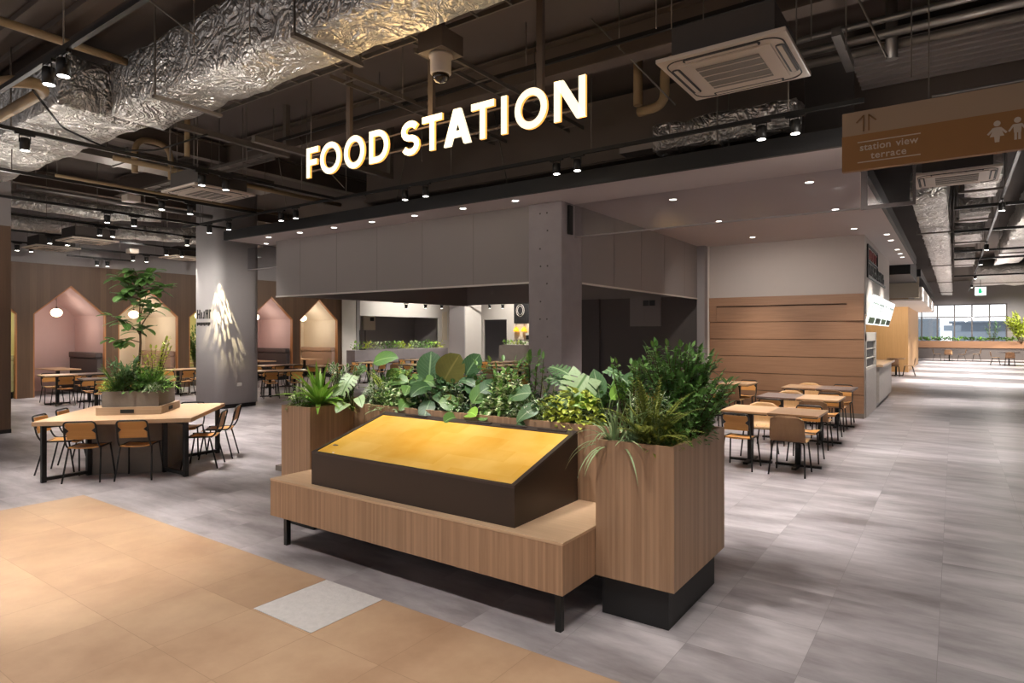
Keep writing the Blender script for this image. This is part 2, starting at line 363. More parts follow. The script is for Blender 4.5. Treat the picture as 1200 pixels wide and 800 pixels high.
# ------------------------------------------------------------------ camera
cam = bpy.data.cameras.new('camera'); co = bpy.data.objects.new('camera', cam); C.objects.link(co)
TH = math.atan(518/736)
co.location = (0, 0, 1.8); co.rotation_euler = (PI/2, 0, TH)
cam.sensor_width = 36; cam.lens = 36*736/1200; cam.shift_y = -10/1200; cam.clip_start = .05; cam.clip_end = 300
sc.camera = co

# ------------------------------------------------------------------ world: hazy daylight, brightest beyond the far window
w = bpy.data.worlds.new('sky'); sc.world = w; w.use_nodes = True; nt = w.node_tree
bg = nt.nodes['Background']; tc = N(nt, 'ShaderNodeTexCoord'); sep = N(nt, 'ShaderNodeSeparateXYZ'); L(nt, tc.outputs['Generated'], sep.inputs['Vector'])
mr = N(nt, 'ShaderNodeMapRange'); mr.inputs['From Min'].default_value = .75; mr.inputs['From Max'].default_value = .97; mr.inputs['To Min'].default_value = .62; mr.inputs['To Max'].default_value = 2.6
L(nt, sep.outputs['Y'], mr.inputs['Value']); L(nt, mr.outputs['Result'], bg.inputs['Strength']); bg.inputs['Color'].default_value = (.95, .93, .95, 1)

# ------------------------------------------------------------------ setting
ZC = 3.864
b = MB(); b.quadpts([(-27,-6,0),(8,-6,0),(8,57,0),(-27,57,0)]); struct('floor', b, M['floor'])
b = MB(); X0, X1, Y1 = -7.9, 3.2, 2.965
hx0, hx1, hy0 = -3.745, -3.150, 2.380
for q in ((X0,hx0,-6,Y1),(hx0,hx1,-6,hy0),(hx1,X1,-6,Y1)): b.box(q[0],q[1],q[2],q[3],0,.003)
struct('floor', b, M['tan'])
b = MB(); b.box(hx0+.004,hx1-.004,hy0+.004,Y1-.002,0,.003)
tag(b.build('floor_hatch', M['mesh_tile']), 'square grey woven floor panel set into the edge of the tan tiles', 'floor panel')
# ceiling deck with ribs
b = MB(); b.quadpts([(-27,-6,5.45),(8,-6,5.45),(8,57,5.45),(-27,57,5.45)])
y = -1.0
while y < 3.2:
    b.box(-16, -4, y, y+.09, 5.38, 5.45); y += .3
struct('ceiling', b, M['deck'])
# canopy ceiling and fascia
b = MB(); b.box(-13.3,-.95,7.80,15.2,ZC,ZC+.04); b.box(-5.2,-.95,15.2,22.3,ZC,ZC+.04); struct('ceiling', b, M['canopy'])
b = MB(); b.box(-13.3,-.95,7.74,7.80,ZC-.005,ZC+.20); b.box(-.98,-.92,7.80,22.3,ZC-.005,ZC+.2); b.box(-13.34,-13.28,7.8,15.2,ZC-.005,ZC+.2); b.box(-4,-.95,22.3,22.36,ZC-.005,ZC+.2); struct('trim_1', b, M['plinth'])
# drop walls round the food hall
b = MB(); b.box(-12.47,-5.62,8.50,8.62,2.61,ZC); struct('wall_front_lintel', b, M['lintel'])
b = MB(); b.box(-12.47,-12.35,8.62,15.2,2.63,ZC); struct('wall_left_lintel', b, M['lintel'])
b = MB(); b.box(-12.35,-5.12,15.13,15.25,2.66,ZC); struct('wall_back_lintel', b, M['lintel'])
b = MB(); b.box(-5.12,-5.0,9.1,14.75,2.61,ZC); struct('wall_right_lintel', b, M['lintel'])
b = MB(); b.box(-12.48,-5.62,8.492,8.505,2.60,2.63); b.box(-5.0,-4.992,9.1,14.75,2.60,2.63); struct('trim_2', b, M['white'])
# food hall column
b = MB(); b.box(-5.62,-5.0,8.45,9.1,0,ZC,bev=.02)
for x in (-5.40,-5.27):
    for k in range(11):
        if (k*7+int(x*100)) % 3: b.lathe([(.014,0),(.014,.004),(.001,.004)],(0,0,0),10,mi=1,m=Matrix.Translation((x+.01*(k%2),8.449,.9+k*.28)) @ Matrix.Rotation(PI/2,4,'X'))
struct('column', b, [M['concrete'],M['darkwall']])
b = MB()
for x in (-11.6,-10.4,-9.2,-8.0,-6.8): b.box(x-.003,x+.003,8.497,8.50,2.63,ZC)
for y in (10.3,11.5,12.7,13.9): b.box(-5.0,-4.997,y-.003,y+.003,2.63,ZC)
struct('trim_9', b, M['seam'])
b = MB(); b.box(-4.998,-4.96,8.62,8.74,3.36,3.82,bev=.005); tag(b.build('column_speaker', M['plinth']), 'narrow black box high on the concrete column side', 'speaker')
# recess walls right of the column
b = MB(); b.box(-9.4,-7.75,15.05,15.13,0,2.7); struct('wall_recess_left', b, M['darkwall'])
b = MB(); b.box(-7.75,-4.9,15.12,15.2,0,2.7); struct('wall_recess', b, M['darkwall'])
b = MB(); b.box(-5.0,-4.82,14.75,15.2,0,ZC); struct('wall_recess_right', b, M['paint'])
b = MB(); b.box(-4.85,-4.79,14.98,15.04,0,ZC); struct('trim_3', b, M['white'])
t = thing('electrical_panel', 'beige electrical panel high on the dark recess wall', 'panel', (-6.45,15.12,2.35))
b = MB(); b.box(-.42,.42,-.05,0,-.38,.40,bev=.006); b.build('panel_box', M['lintel'], t)
b = MB(); b.box(-.40,-.01,-.058,-.05,-.36,.38); b.box(.01,.40,-.058,-.05,-.36,.38); b.build('panel_door', M['lintel'], t)
for k in (0, 1):
    b = MB(); b.box(-.05+k*.17,.10+k*.17,-.066,-.058,.14,.28); b.build('display', M['ink'], t)
b = MB(); b.box(-.14,-.09,-.07,-.058,.12,.3); b.build('handle', M['steel'], t)
t = thing('wall_switch', 'two small round wall controls on the dark recess wall', 'switch', (-6.7,15.12,.95))
for k in (-.1, .14):
    b = MB(); b.lathe([(.03 if k < 0 else .055,0),(.03 if k < 0 else .055,.02),(.02,.02)], (0,0,0), 16, m=Matrix.Translation((k,0,0)) @ Matrix.Rotation(PI/2,4,'X')); b.build('dial', M['paint'], t)
# shutter wall block
b = MB(); b.box(-4.79,-1.538,15.04,15.14,2.63,ZC); b.box(-1.638,-1.538,15.14,21.2,2.2,ZC); b.box(-1.64,-1.538,15.06,15.30,0,2.63); struct('wall_shutter_side', b, M['offwhite'])
b = MB()
for k, (z0, z1) in enumerate(((2.43,2.63),(2.06,2.40),(1.665,2.046),(1.275,1.651),(.885,1.261),(.495,.871),(.10,.481))):
    b.box(-4.79,-1.545,15.02 if k else 14.99,15.06,z0,z1)
    if k == 1: b.box(-1.86,-1.545,14.99,15.02,z0,2.43); b.box(-4.79,-4.62,14.99,15.02,z0,2.43)
struct('wall_shutter', b, M['shutterwood'])
b = MB(); b.box(-4.79,-1.545,15.045,15.06,.1,2.6); struct('wall_shutter_back', b, M['gapbrown'])
b = MB(); b.box(-4.79,-1.545,15.0,15.05,0,.1); struct('baseboard_shutter', b, M['trough'])
# shop front beyond the corner: back wall, sign, menus, counter
b = MB(); b.box(-3.6,-3.5,15.2,21.2,0,ZC); struct('wall_shop_back', b, M['warmwood'])
t = thing('shop_sign', 'black framed shop sign with red strokes on white side wall', 'sign', (-1.535,16.4,3.0))
for q in ((-.95,-.9,0,.72),(-.95,1.15,.68,.72),(-.95,3.2,0,.05),(-.95,1.15,.36,.39),(1.12,1.15,0,.72)):
    b = MB(); b.box(0,.03,q[0],q[1],q[2],q[3]); b.build('frame_bar', M['ink'], t)
b = MB()
for k in range(6):
    y0 = -.8+k*.32; b.box(0,.02,y0,y0+.05,.42,.64); b.box(0,.02,y0,y0+.2,.60 if k%2 else .42,.64 if k%2 else .46)
b.build('lettering', M['red'], t)
b = MB()
for k in range(12):
    y0 = -.8+k*.32; b.box(0,.02,y0,y0+.06,.08,.32); b.box(0,.02,y0,y0+.2,.28-.1*(k%3),.32-.1*(k%3)); b.box(0,.02,y0+.16,y0+.2,.08,.2 if k%2 else .32)
b.build('lettering', M['ink'], t)
for k in range(4):
    t = thing('menu_board', ['first','second','third','fourth'][k]+' lit menu panel from the shutter corner, tilted over the shop counter', 'menu board', (-1.55,15.45+k*1.42,2.02), 0, 'lit menu panels')
    rm = Matrix.Rotation(math.radians(14),4,'Y')
    b = MB(); b.box(-.02,.02,0,1.38,-.03,.62,m=rm); b.build('panel', M['menu'], t)
    b = MB(); b.box(.021,.024,.1,1.3,0,.14,m=rm)
    for q in range(3): b.box(.021,.024,.12+q*.42,.2+q*.42,.25,.5,m=rm); b.box(.021,.024,.22+q*.42,.4+q*.42,.44,.47,m=rm)
    b.build('print', M['menuink'], t)
t = thing('drinks_fridge', 'tall white framed open shelf unit with dark backs at the shop corner', 'shelf', (-1.70,16.25,0))
b = MB(); b.box(-.1,.18,-1.05,1.05,0,1.0); b.build('base', M['counterstone'], t)
b = MB(); b.box(-.1,.18,-1.05,-.98,1.0,1.78); b.box(-.1,.18,.98,1.05,1.0,1.78); b.box(-.1,.18,-1.05,1.05,1.62,1.82); b.box(-.1,.18,-1.05,1.05,1.0,1.05); b.build('frame', M['white'], t)
b = MB(); b.box(-.1,.12,-.98,.98,1.05,1.62); b.build('back_panel', M['ink'], t)
for k in (1.24, 1.44):
    b = MB(); b.box(-.1,.17,-.98,.98,k,k+.02); b.build('shelf', M['white'], t)
t = thing('shop_counter', 'long pale stone shop counter with wooden top beyond the shutter', 'counter', (-1.75,19.4,0))
b = MB(); b.box(-.1,.28,-1.95,1.6,.12,.98); b.build('front', M['counterstone'], t)
b = MB(); b.box(-.3,.36,-2.0,1.65,.98,1.03); b.build('worktop', M['table_oak'], t)
b = MB(); b.box(-.1,.2,-1.9,1.55,0,.12); b.build('plinth', M['steel'], t)
b = MB(); b.tube([(-1.9,20.2,1.05),(-2.25,20.8,1.95)],.035,8); tag(b.build('leaning_post', M['white']), 'slanting white post leaning above the shop counter', 'post')
# second canopy, warm wall, corridor end
b = MB(); b.box(-5,-1.1,22.9,27,3.62,4.2); b.box(-5,-.98,27,44,3.85,4.1); struct('trim_4', b, M['plinth'])
b = MB(); b.box(-5,-1.05,27.4,27.6,3.1,3.85); struct('wall_second_lintel', b, M['cream'])
b = MB(); b.box(-1.2,-.95,27.6,44,3.06,3.5); b.box(-5,-.95,27.6,44,3.0,3.06); struct('trim_5', b, M['white'])
b = MB(); b.box(-6,-1.72,34,34.2,0,3.4); b.box(-1.86,-1.72,34.2,44,0,3.4); struct('wall_corridor_left', b, M['warmwood'])
YW = 54.3
b = MB(); b.box(-27,-2.5,YW,YW+.2,0,5.45); b.box(2.95,8,YW,YW+.2,0,5.45); b.box(-2.5,2.95,YW,YW+.2,3.80,5.45); struct('wall_far', b, M['paint'])
b = MB()
for x in (-2.46,-1.92,-.98,.02,1.02,2.0,2.92): b.box(x-.04,x+.04,YW-.05,YW+.08,0,3.8)
for z in (.05,1.2,2.92,3.78): b.box(-2.5,2.95,YW-.04,YW+.06,z-.04,z+.04)
wf = struct('window_1', b, M['darkwall'])
b = MB(); b.box(-2.45,2.9,YW+.01,YW+.02,.05,3.75); b.build('pane', M['glass'], wf)
b = MB(); b.quadpts([(-60,57,-.05),(60,57,-.05),(60,140,-.05),(-60,140,-.05)]); struct('outdoor_ground', b, M['outgrey'])
b = MB(); b.box(-9,-1.2,78,90,0,3.3); b.box(-.9,.6,80,82,2.0,2.6); tag(b.build('distant_building', M['outwhite']), 'pale low building seen through the far window on the left', 'building')
b = MB(); b.box(-.2,14,88,98,0,3.0); b.box(-.5,14.3,87.7,98,3.0,3.15); tag(b.build('distant_building', M['outwhite']), 'long pale building seen through the far window on the right', 'building')
# right wall with tall openings in its far half (outside the frame, lets the sun onto the corridor floor)
b = MB(); b.box(6.8,7.0,-6,26,0,5.45)
for k in range(5): b.box(6.8,7.0,28+k*5,30.6+k*5,0,5.45)
b.box(6.8,7.0,26,54.3,3.6,5.45); struct('wall_right', b, M['paint'])

# ------------------------------------------------------------------ left wall with house-shaped alcoves
WX = -20.94; AY = [(4.42,6.25),(6.62,8.45),(8.79,10.61),(10.97,12.80),(13.17,15.0),(15.33,17.17)]
EZ, AZ, TZ, DX = 2.335, 3.17, 3.75, 2.25
b = MB(); lim = [0]+[v for p in AY for v in p]+[17.36]
for i in range(0, len(lim), 2): b.box(WX-.06,WX,lim[i],lim[i+1],0,TZ)
for y0, y1 in AY:
    ym = (y0+y1)/2
    for (ya, za, yb, zb) in ((y0,EZ,ym,AZ),(ym,AZ,y1,EZ)):
        b.prism([(ya,za),(yb,zb),(yb,TZ),(ya,TZ)],WX-.06,WX,lambda p,q,h:(h,p,q))
struct('wall_left', b, M['wallwood'])
b = MB(); b.box(WX-.1,WX-.02,0,17.36,TZ,5.45); struct('wall_left_upper', b, M['paint'])
acol = ['green','pink','cream','green','pink','cream']; anames = ['pale green','pink','cream','pale green','pink','cream']
aord = ['first','second','third','fourth','fifth','sixth']
globe_p = table_p = None
for i, (y0, y1) in enumerate(AY):
    ym = (y0+y1)/2; xb = WX-DX
    b = MB()
    b.quadpts([(xb,y0,0),(xb,y1,0),(xb,y1,EZ),(xb,ym,AZ),(xb,y0,EZ)])
    b.quadpts([(xb,y0,0),(xb,y0,EZ),(WX-.06,y0,EZ),(WX-.06,y0,0)]); b.quadpts([(xb,y1,0),(WX-.06,y1,0),(WX-.06,y1,EZ),(xb,y1,EZ)])
    b.quadpts([(xb,y0,EZ),(xb,ym,AZ),(WX-.06,ym,AZ),(WX-.06,y0,EZ)]); b.quadpts([(xb,y1,EZ),(WX-.06,y1,EZ),(WX-.06,ym,AZ),(xb,ym,AZ)])
    struct('wall_alcove', b, M[acol[i]], recalc=False)
    b = MB(); k = .03
    for (pa, pb) in (((y0,0),(y0,EZ)),((y0,EZ),(ym,AZ)),((ym,AZ),(y1,EZ)),((y1,EZ),(y1,0))):
        d = Vector((pb[0]-pa[0],pb[1]-pa[1])).normalized(); n = Vector((d.y,-d.x))*k
        b.prism([pa,pb,(pb[0]+n.x,pb[1]+n.y),(pa[0]+n.x,pa[1]+n.y)],WX-.12,WX+.006,lambda p,q,h:(h,p,q))
    struct('trim_6', b, M['jamb'])
    # pendant globe
    lab = 'glowing round pendant lamp in the %s alcove, %s alcove from the left' % (anames[i], aord[i])
    if globe_p is None:
        globe_p = thing('pendant_globe', lab, 'lamp', (0,0,0), 0, 'alcove pendants')
        b = MB(); b.lathe([(.001,-.125)]+[(.15*math.sin(a*PI/12),-.125*math.cos(a*PI/12)) for a in range(1,12)]+[(.001,.125)],(0,0,0),20); b.build('globe', M['globe'], globe_p)
        b = MB(); b.tube([(0,0,.12),(0,0,.62)],.006,6); b.build('cord', M['black'], globe_p)
        b = MB(); b.lathe([(.03,.11),(.03,.16),(.012,.17)],(0,0,0),12); b.build('cap', M['black'], globe_p)
    place(globe_p, (-22.0,ym,2.41), 0, lab, 'alcove pendants')
    point((-21.85,ym,2.1), 22, (1,.90,.78), .12)
    # banquette against the far side wall of the alcove
    mt = M['banq_tan'] if acol[i] == 'cream' else (M['banq_dark'] if acol[i] == 'pink' else M['green'])
    t = thing('banquette', '%s upholstered bench inside the %s alcove, %s alcove from the left' % ('beige' if acol[i]=='cream' else 'charcoal' if acol[i]=='pink' else 'olive', anames[i], aord[i]), 'bench', (-22.05,y1-.02,0))
    b = MB(); b.box(-1.05,.95,-.50,0,.18,.46,bev=.03); b.build('seat', mt, t)
    b = MB(); b.box(-1.05,.95,-.16,0,.46,1.02,bev=.03); b.build('backrest', mt, t)
    b = MB(); b.box(-1.05,.95,-.19,0,1.03,1.20,bev=.04); b.build('headroll', mt, t)
    b = MB(); b.box(-1.0,.9,-.44,-.02,0,.18); b.build('base', M['black'], t)
b = MB(); b.box(-21.6,-20.9,17.30,17.36,0,TZ); struct('trim_7', b, M['wallwood'])
# back shops
b = MB(); b.box(-21.0,-20.9,17.37,18.20,0,4.2); b.box(-21.0,-20.9,18.20,23.4,2.54,4.2); b.box(-21.0,-20.9,23.4,24.2,0,4.2); struct('wall_shop_left', b, M['white'])
b = MB(); b.box(-20.9,-20.86,18.12,18.30,0,3.6); struct('trim_8', b, M['paint'])
b = MB(); b.box(-23.4,-23.3,18,24.2,0,4.2); b.box(-23.3,-21.0,24.15,24.25,0,4.2); b.box(-23.3,-21,17.9,18.0,0,4.2); struct('wall_shop_inner', b, M['paint'])
b = MB(); b.box(-20.9,-18.72,24.15,24.3,0,4.2); b.box(-18.72,-17.3,24.15,24.3,2.44,4.2); b.box(-17.3,-16.9,24.15,24.3,0,4.2); b.box(-16.9,-9,24.15,24.3,0,4.2); struct('wall_back', b, M['white'])
b = MB(); b.box(-23.5,-14,26.5,26.6,0,4.2); b.box(-17.2,-17.1,24.3,26.5,0,4.2); struct('wall_back_inner', b, M['paint'])
b = MB(); b.box(-16.1,-15.3,18.6,19.6,0,4.2,bev=.03); struct('column', b, M['colpaint'])
b = MB(); b.box(-15.3,-15.28,18.62,19.6,0,4.2); struct('wall_column_lit_side', b, M['white'])  # white sheet puts the brighter look of this lit column face into colour
b = MB(); b.box(-9.45,-9.3,15.2,24.2,0,4.2); struct('wall_back_right', b, M['darkwall'])
b = MB(); b.box(-24,-9.3,15.3,24.3,4.15,4.2); struct('ceiling', b, M['paint'])
t = thing('electrical_panel', 'small beige electrical box inside the first back shop opening', 'panel', (-23.3,20.95,2.3))
b = MB(); b.box(0,.12,-.36,.36,-.36,.36,bev=.01); b.build('panel_box', M['cream'], t)
b = MB(); b.box(.12,.13,.02,.26,.08,.26); b.build('display', M['ink'], t)
b = MB(); b.box(-20.9,-20.87,23.62,23.98,1.45,2.85,bev=.004); tag(b.build('wall_poster', M['cream']), 'tall pale notice board on the wall left of the far grey column', 'poster')
t = thing('chalk_board', 'black menu board with white wreath drawing on the back wall', 'board', (-16.0,24.14,2.35))
b = MB(); b.box(-.86,1.6,-.03,0,-.1,.92); b.build('board', M['ink'], t)
b = MB(); b.tube([(-.5+.22*math.cos(a*PI/8),-.035,.5+.28*math.sin(a*PI/8)) for a in range(16)],.014,5,closed=True); b.tube([(-.5+.15*math.cos(a*PI/8),-.035,.5+.2*math.sin(a*PI/8)) for a in range(16)],.012,5,closed=True); b.build('drawing', M['white'], t)
t = thing('lit_shelf_niche', 'bright serving niche with pale back below the black menu board', 'niche', (-16.0,24.14,1.5))
b = MB(); b.box(-.86,1.6,-.05,0,0,.72); b.build('back_panel', M['cream'], t)
b = MB(); b.box(.0,1.5,-.35,-.05,.2,.3); b.build('shelf', M['white'], t)
b = MB(); b.box(.0,1.5,-.3,-.05,0,.2); b.build('drawer', M['ink'], t)
for k in range(2):
    t = thing('amber_pendant', ('left' if k==0 else 'right')+' amber pendant lamp in front of the bright serving niche', 'lamp', (-16.62+k*.44,23.95,1.86), 0, 'amber pendants')
    b = MB(); b.lathe([(.13,0),(.14,.04),(.11,.14),(.03,.22),(.001,.23)],(0,0,0),16); b.build('lamp_shade', M['amber'], t)
    b = MB(); b.tube([(0,0,.22),(0,0,.6)],.008,6); b.build('cord', M['black'], t)
t = thing('display_stand', 'black metal frame stand beside the wooden wall end', 'stand', (-20.2,17.7,0))
b = MB(); b.tube([(0,0,0),(0,0,1.9),(0,.3,1.9),(0,.3,0)],.02,6); b.tube([(0,0,1.2),(0,.3,1.2)],.015,6); b.tube([(0,0,.5),(0,.3,.5)],.015,6); b.build('frame', M['black'], t)
b = MB(); b.box(-.02,.02,.0,.3,.75,1.15); b.build('sign_plate', M['ink'], t)

# ------------------------------------------------------------------ left column with leaf-patterned light
b = MB(); cx0, cx1, cy0, cy1 = -15.28, -14.12, 8.09, 9.2
def rounded(x0,x1,y0,y1,r,n=6):
    pts = []
    for (cx,cy,a0) in ((x1-r,y0+r,-PI/2),(x1-r,y1-r,0),(x0+r,y1-r,PI/2),(x0+r,y0+r,PI)):
        for k in range(n+1): a = a0+k*PI/2/n; pts.append((cx+r*math.cos(a),cy+r*math.sin(a)))
    return pts
b.prism(rounded(cx0,cx1,cy0,cy1,.22),.1,5.45,lambda p,q,h:(p,q,h))
for f in b.bm.faces: f.smooth = len(f.verts) == 4
struct('column', b, M['colpaint'])
b = MB(); b.prism(rounded(cx0+.03,cx1-.03,cy0+.03,cy1-.03,.2),0,.1,lambda p,q,h:(p,q,h)); struct('baseboard_column', b, M['plinth'])
t = thing('column_sign', 'two rows of small black lettering on the grey column beside the light pattern', 'sign', (-14.72,8.085,2.02))
b = MB()
for x0,x1,z0,z1 in ((-.32,-.29,.12,.34),(-.22,-.19,.12,.34),(-.29,-.22,.21,.25),(-.14,-.11,.12,.28),(-.06,.0,.12,.16),(-.03,.0,.16,.3),(.06,.09,.12,.34),(.09,.14,.22,.26),(.14,.17,.12,.34),(.22,.25,.12,.34),(.25,.29,.28,.34)): b.box(x0,x1,-.012,0,z0,z1)
b.build('lettering', M['ink'], t)
b = MB()
for k in range(11): b.box(-.33+k*.055,-.30+k*.055+.01*(k%2),-.012,0,-.03 if k%3 else -.05,.035)
b.build('lettering', M['ink'], t)
b = MB(); b.box(-14.118,-14.10,8.55,8.67,.52,.60,bev=.005); tag(b.build('wall_socket', M['white']), 'small white wall socket low on the grey column', 'socket')
# projector lamp throwing the leaf-shaped light pattern on the rounded corner of the column
gl = spot((-11.3,6.62,3.9),(-14.17,8.15,1.92),2300,42,.2,(1,.84,.50),.004)
ld = gl.data; ld.use_nodes = True; nt = ld.node_tree; em = nt.nodes['Emission']
def mth(op, a, b_=None, clamp=False):
    n = N(nt,'ShaderNodeMath',operation=op,use_clamp=clamp)
    for i, v in enumerate((a, b_)):
        if v is None: continue
        if isinstance(v,(int,float)): n.inputs[i].default_value = v
        else: L(nt, v, n.inputs[i])
    return n.outputs[0]
tc = N(nt,'ShaderNodeTexCoord'); sy = N(nt,'ShaderNodeSeparateXYZ'); L(nt,tc.outputs['Normal'],sy.inputs['Vector'])
az_ = mth('ABSOLUTE', sy.outputs['Z']); gx_ = mth('DIVIDE', sy.outputs['X'], az_); gy_ = mth('DIVIDE', sy.outputs['Y'], az_)
rr_ = mth('SUBTRACT', .27, gy_); rp_ = mth('MAXIMUM', rr_, .004); an_ = mth('DIVIDE', gx_, mth('ADD', rp_, .02))
cmb = N(nt,'ShaderNodeCombineXYZ'); L(nt, mth('MULTIPLY', an_, 19.), cmb.inputs[0]); L(nt, mth('MULTIPLY', mth('POWER', rp_, .6), 13.), cmb.inputs[1])
vo = N(nt,'ShaderNodeTexVoronoi',feature='F1',voronoi_dimensions='2D',i_Scale=1.); L(nt,cmb.outputs[0],vo.inputs['Vector'])
r = N(nt,'ShaderNodeMapRange'); r.inputs['From Min'].default_value=.47; r.inputs['From Max'].default_value=.34; L(nt,vo.outputs['Distance'],r.inputs['Value'])
m1 = N(nt,'ShaderNodeMapRange'); m1.inputs['From Min'].default_value=.40; m1.inputs['From Max'].default_value=.30; L(nt,mth('ABSOLUTE',an_),m1.inputs['Value'])
m2 = N(nt,'ShaderNodeMapRange'); m2.inputs['From Min'].default_value=.58; m2.inputs['From Max'].default_value=.18; L(nt,rr_,m2.inputs['Value'])
m3 = mth('GREATER_THAN', rr_, .0)
L(nt, mth('MULTIPLY', mth('MULTIPLY', r.outputs['Result'], m1.outputs['Result']), mth('MULTIPLY', mth('POWER',m2.outputs['Result'],1.6), m3)), em.inputs['Strength'])
# left wooden column at the frame edge
b = MB(); b.box(-15.6,-13.9,2.6,4.06,0,3.72); struct('column', b, M['wallwood'])
b = MB(); b.box(-15.6,-13.9,2.6,4.06,3.72,5.45); struct('wall_column_upper', b, M['paint'])
b = MB(); b.box(-15.605,-13.895,2.59,4.065,0,.07); struct('baseboard_left_column', b, M['plinth'])

# ------------------------------------------------------------------ smoke screen glass
t = thing('smoke_screen', 'hanging clear glass smoke screen below the canopy ceiling, right of column', 'glass screen', (-4.98,8.83,ZC))
b = MB(); b.box(0,4.03,-.004,.004,-.515,0); b.build('glass', M['glassdark'], t)
b = MB(); b.box(0,4.03,-.01,.01,-.535,-.515); b.build('bottom_rail', M['paint'], t)
t = thing('smoke_screen', 'short framed glass smoke screen end hanging behind the station view sign', 'glass screen', (-.94,8.83,ZC))
b = MB(); b.box(.06,.54,-.004,.004,-.50,.25); b.build('glass', M['glassdark'], t)
b = MB(); b.box(0,.57,-.02,.02,-.545,-.50); b.box(.54,.57,-.02,.02,-.5,.25); b.box(0,.07,-.02,.02,-.5,.25); b.build('frame', M['bezel'], t)
t = thing('smoke_screen', 'glass smoke screen hanging between left column and food hall lintel', 'glass screen', (-14.1,8.83,ZC))
b = MB(); b.box(0,1.6,-.004,.004,-.52,0); b.build('glass', M['glassdark'], t)
b = MB(); b.box(0,1.6,-.012,.012,-.54,-.52); b.build('bottom_rail', M['paint'], t)

# ------------------------------------------------------------------ planter, bench, display
t = thing('wooden_planter', 'U-shaped oak veneer planter on black plinth filled with plants', 'planter', (0,0,0))
xl0,xl1,xr0,xr1,yf,ym_,yb = -5.19,-4.765,-1.875,-1.356,3.595,4.10,4.589; PT = 1.122; PB = .254; k = .022
b = MB(); b.box(xl0,xl1,yf,yf+k,PB,PT); b.box(xl0,xl0+k,yf+k,yb-k,PB,PT); b.box(xl1-k,xl1,yf+k,ym_,PB,PT); b.box(xl0+k,xl1-k,yf+k,yb-k,PB,PB+.02); b.build('left_wing', M['ash'], t)
b = MB(); b.box(xl1-k,xr0+k,ym_,ym_+k,PB,PT); b.box(xl0,xr1,yb-k,yb,PB,PT); b.box(xl1,xr0,ym_+k,yb-k,PB,PB+.02); b.build('back_run', M['ash'], t)
b = MB(); b.box(xr0,xr1,yf,yf+k,PB,PT); b.box(xr1-k,xr1,yf+k,yb-k,PB,PT); b.box(xr0,xr0+k,yf+k,ym_,PB,PT); b.box(xr0+k,xr1-k,yf+k,yb-k,PB,PB+.02); b.build('right_wing', M['ash'], t)
b = MB(); i_ = .055; b.box(xl0+i_,xl1-.02,yf+i_,yb-i_,0,PB); b.box(xl1-.02,xr0+.02,ym_+i_,yb-i_,0,PB); b.box(xr0+.02,xr1-i_,yf+i_,yb-i_,0,PB); b.build('plinth', M['plinth'], t)
b = MB(); zs = 1.06; b.box(xl0+k,xl1-k,yf+k,yb-k,zs-.04,zs); b.box(xl1-k,xr0+k,ym_+k,yb-k,zs-.04,zs); b.box(xr0+k,xr1-k,yf+k,yb-k,zs-.04,zs); b.build('soil', M['soil'], t)
t = thing('wooden_bench', 'long low oak veneer bench on black steel legs in front of planter', 'bench', (0,0,0))
bx0,bx1,by0,by1 = -4.755,-1.879,3.186,4.095
b = MB(); b.box(bx0,bx1,by0,by1,.252,.548,bev=.002); b.build('box_body', M['ash'], t)
b = MB(); b.box(bx0-.002,bx1+.001,by0-.003,by1,.548,.566,bev=.003); b.build('seat_top', M['ash_h'], t)
for lx in (-4.64,-1.95):
    for ly in (3.25,3.95):
        b = MB(); b.box(lx-.02,lx+.02,ly,ly+.04,0,.252); b.build('leg', M['black'], t)
    b = MB(); b.box(lx-.02,lx+.02,3.29,3.95,.215,.252); b.build('rail', M['black'], t)
b = MB(); b.box(-4.62,-1.97,3.55,3.60,.2,.252); b.build('rail', M['black'], t)
t = thing('display_console', 'dark sloping display console with glowing yellow screen on the bench', 'display', (0,0,0))
dx0,dx1,dy0,dy1 = -4.294,-2.272,3.255,4.07; z0,zf,zb = .566,.829,1.072
def yz(p,q,h): return (h,p,q)
b = MB(); b.prism([(dy0,z0),(dy1,z0),(dy1,zb-.012),(dy0,zf-.012)],dx0,dx1,yz); b.build('casing', M['console'], t)
sl = (zb-zf)/(dy1-dy0)
def onsl(y,o): return zf+(y-dy0)*sl+o
b = MB(); e = .035
for (ya,yb2,xa,xb2) in ((dy0,dy0+.018,dx0,dx1),(dy1-.06,dy1,dx0,dx1),(dy0+.018,dy1-.06,dx0,dx0+e),(dy0+.018,dy1-.06,dx1-e,dx1)):
    b.prism([(ya,onsl(ya,-.014)),(yb2,onsl(yb2,-.014)),(yb2,onsl(yb2,.004)),(ya,onsl(ya,.004))],xa,xb2,yz)
b.build('bezel', M['bezel'], t)
for xa in (-4.0,-3.3,-2.95,-2.6):
    b = MB(); ya = dy1-.03; b.prism([(ya-.012,onsl(ya,.004)),(ya+.012,onsl(ya+.02,.004)),(ya+.012,onsl(ya+.02,.010)),(ya-.012,onsl(ya,.010))],xa,xa+.25,yz); b.build('bracket', M['bezel'], t)
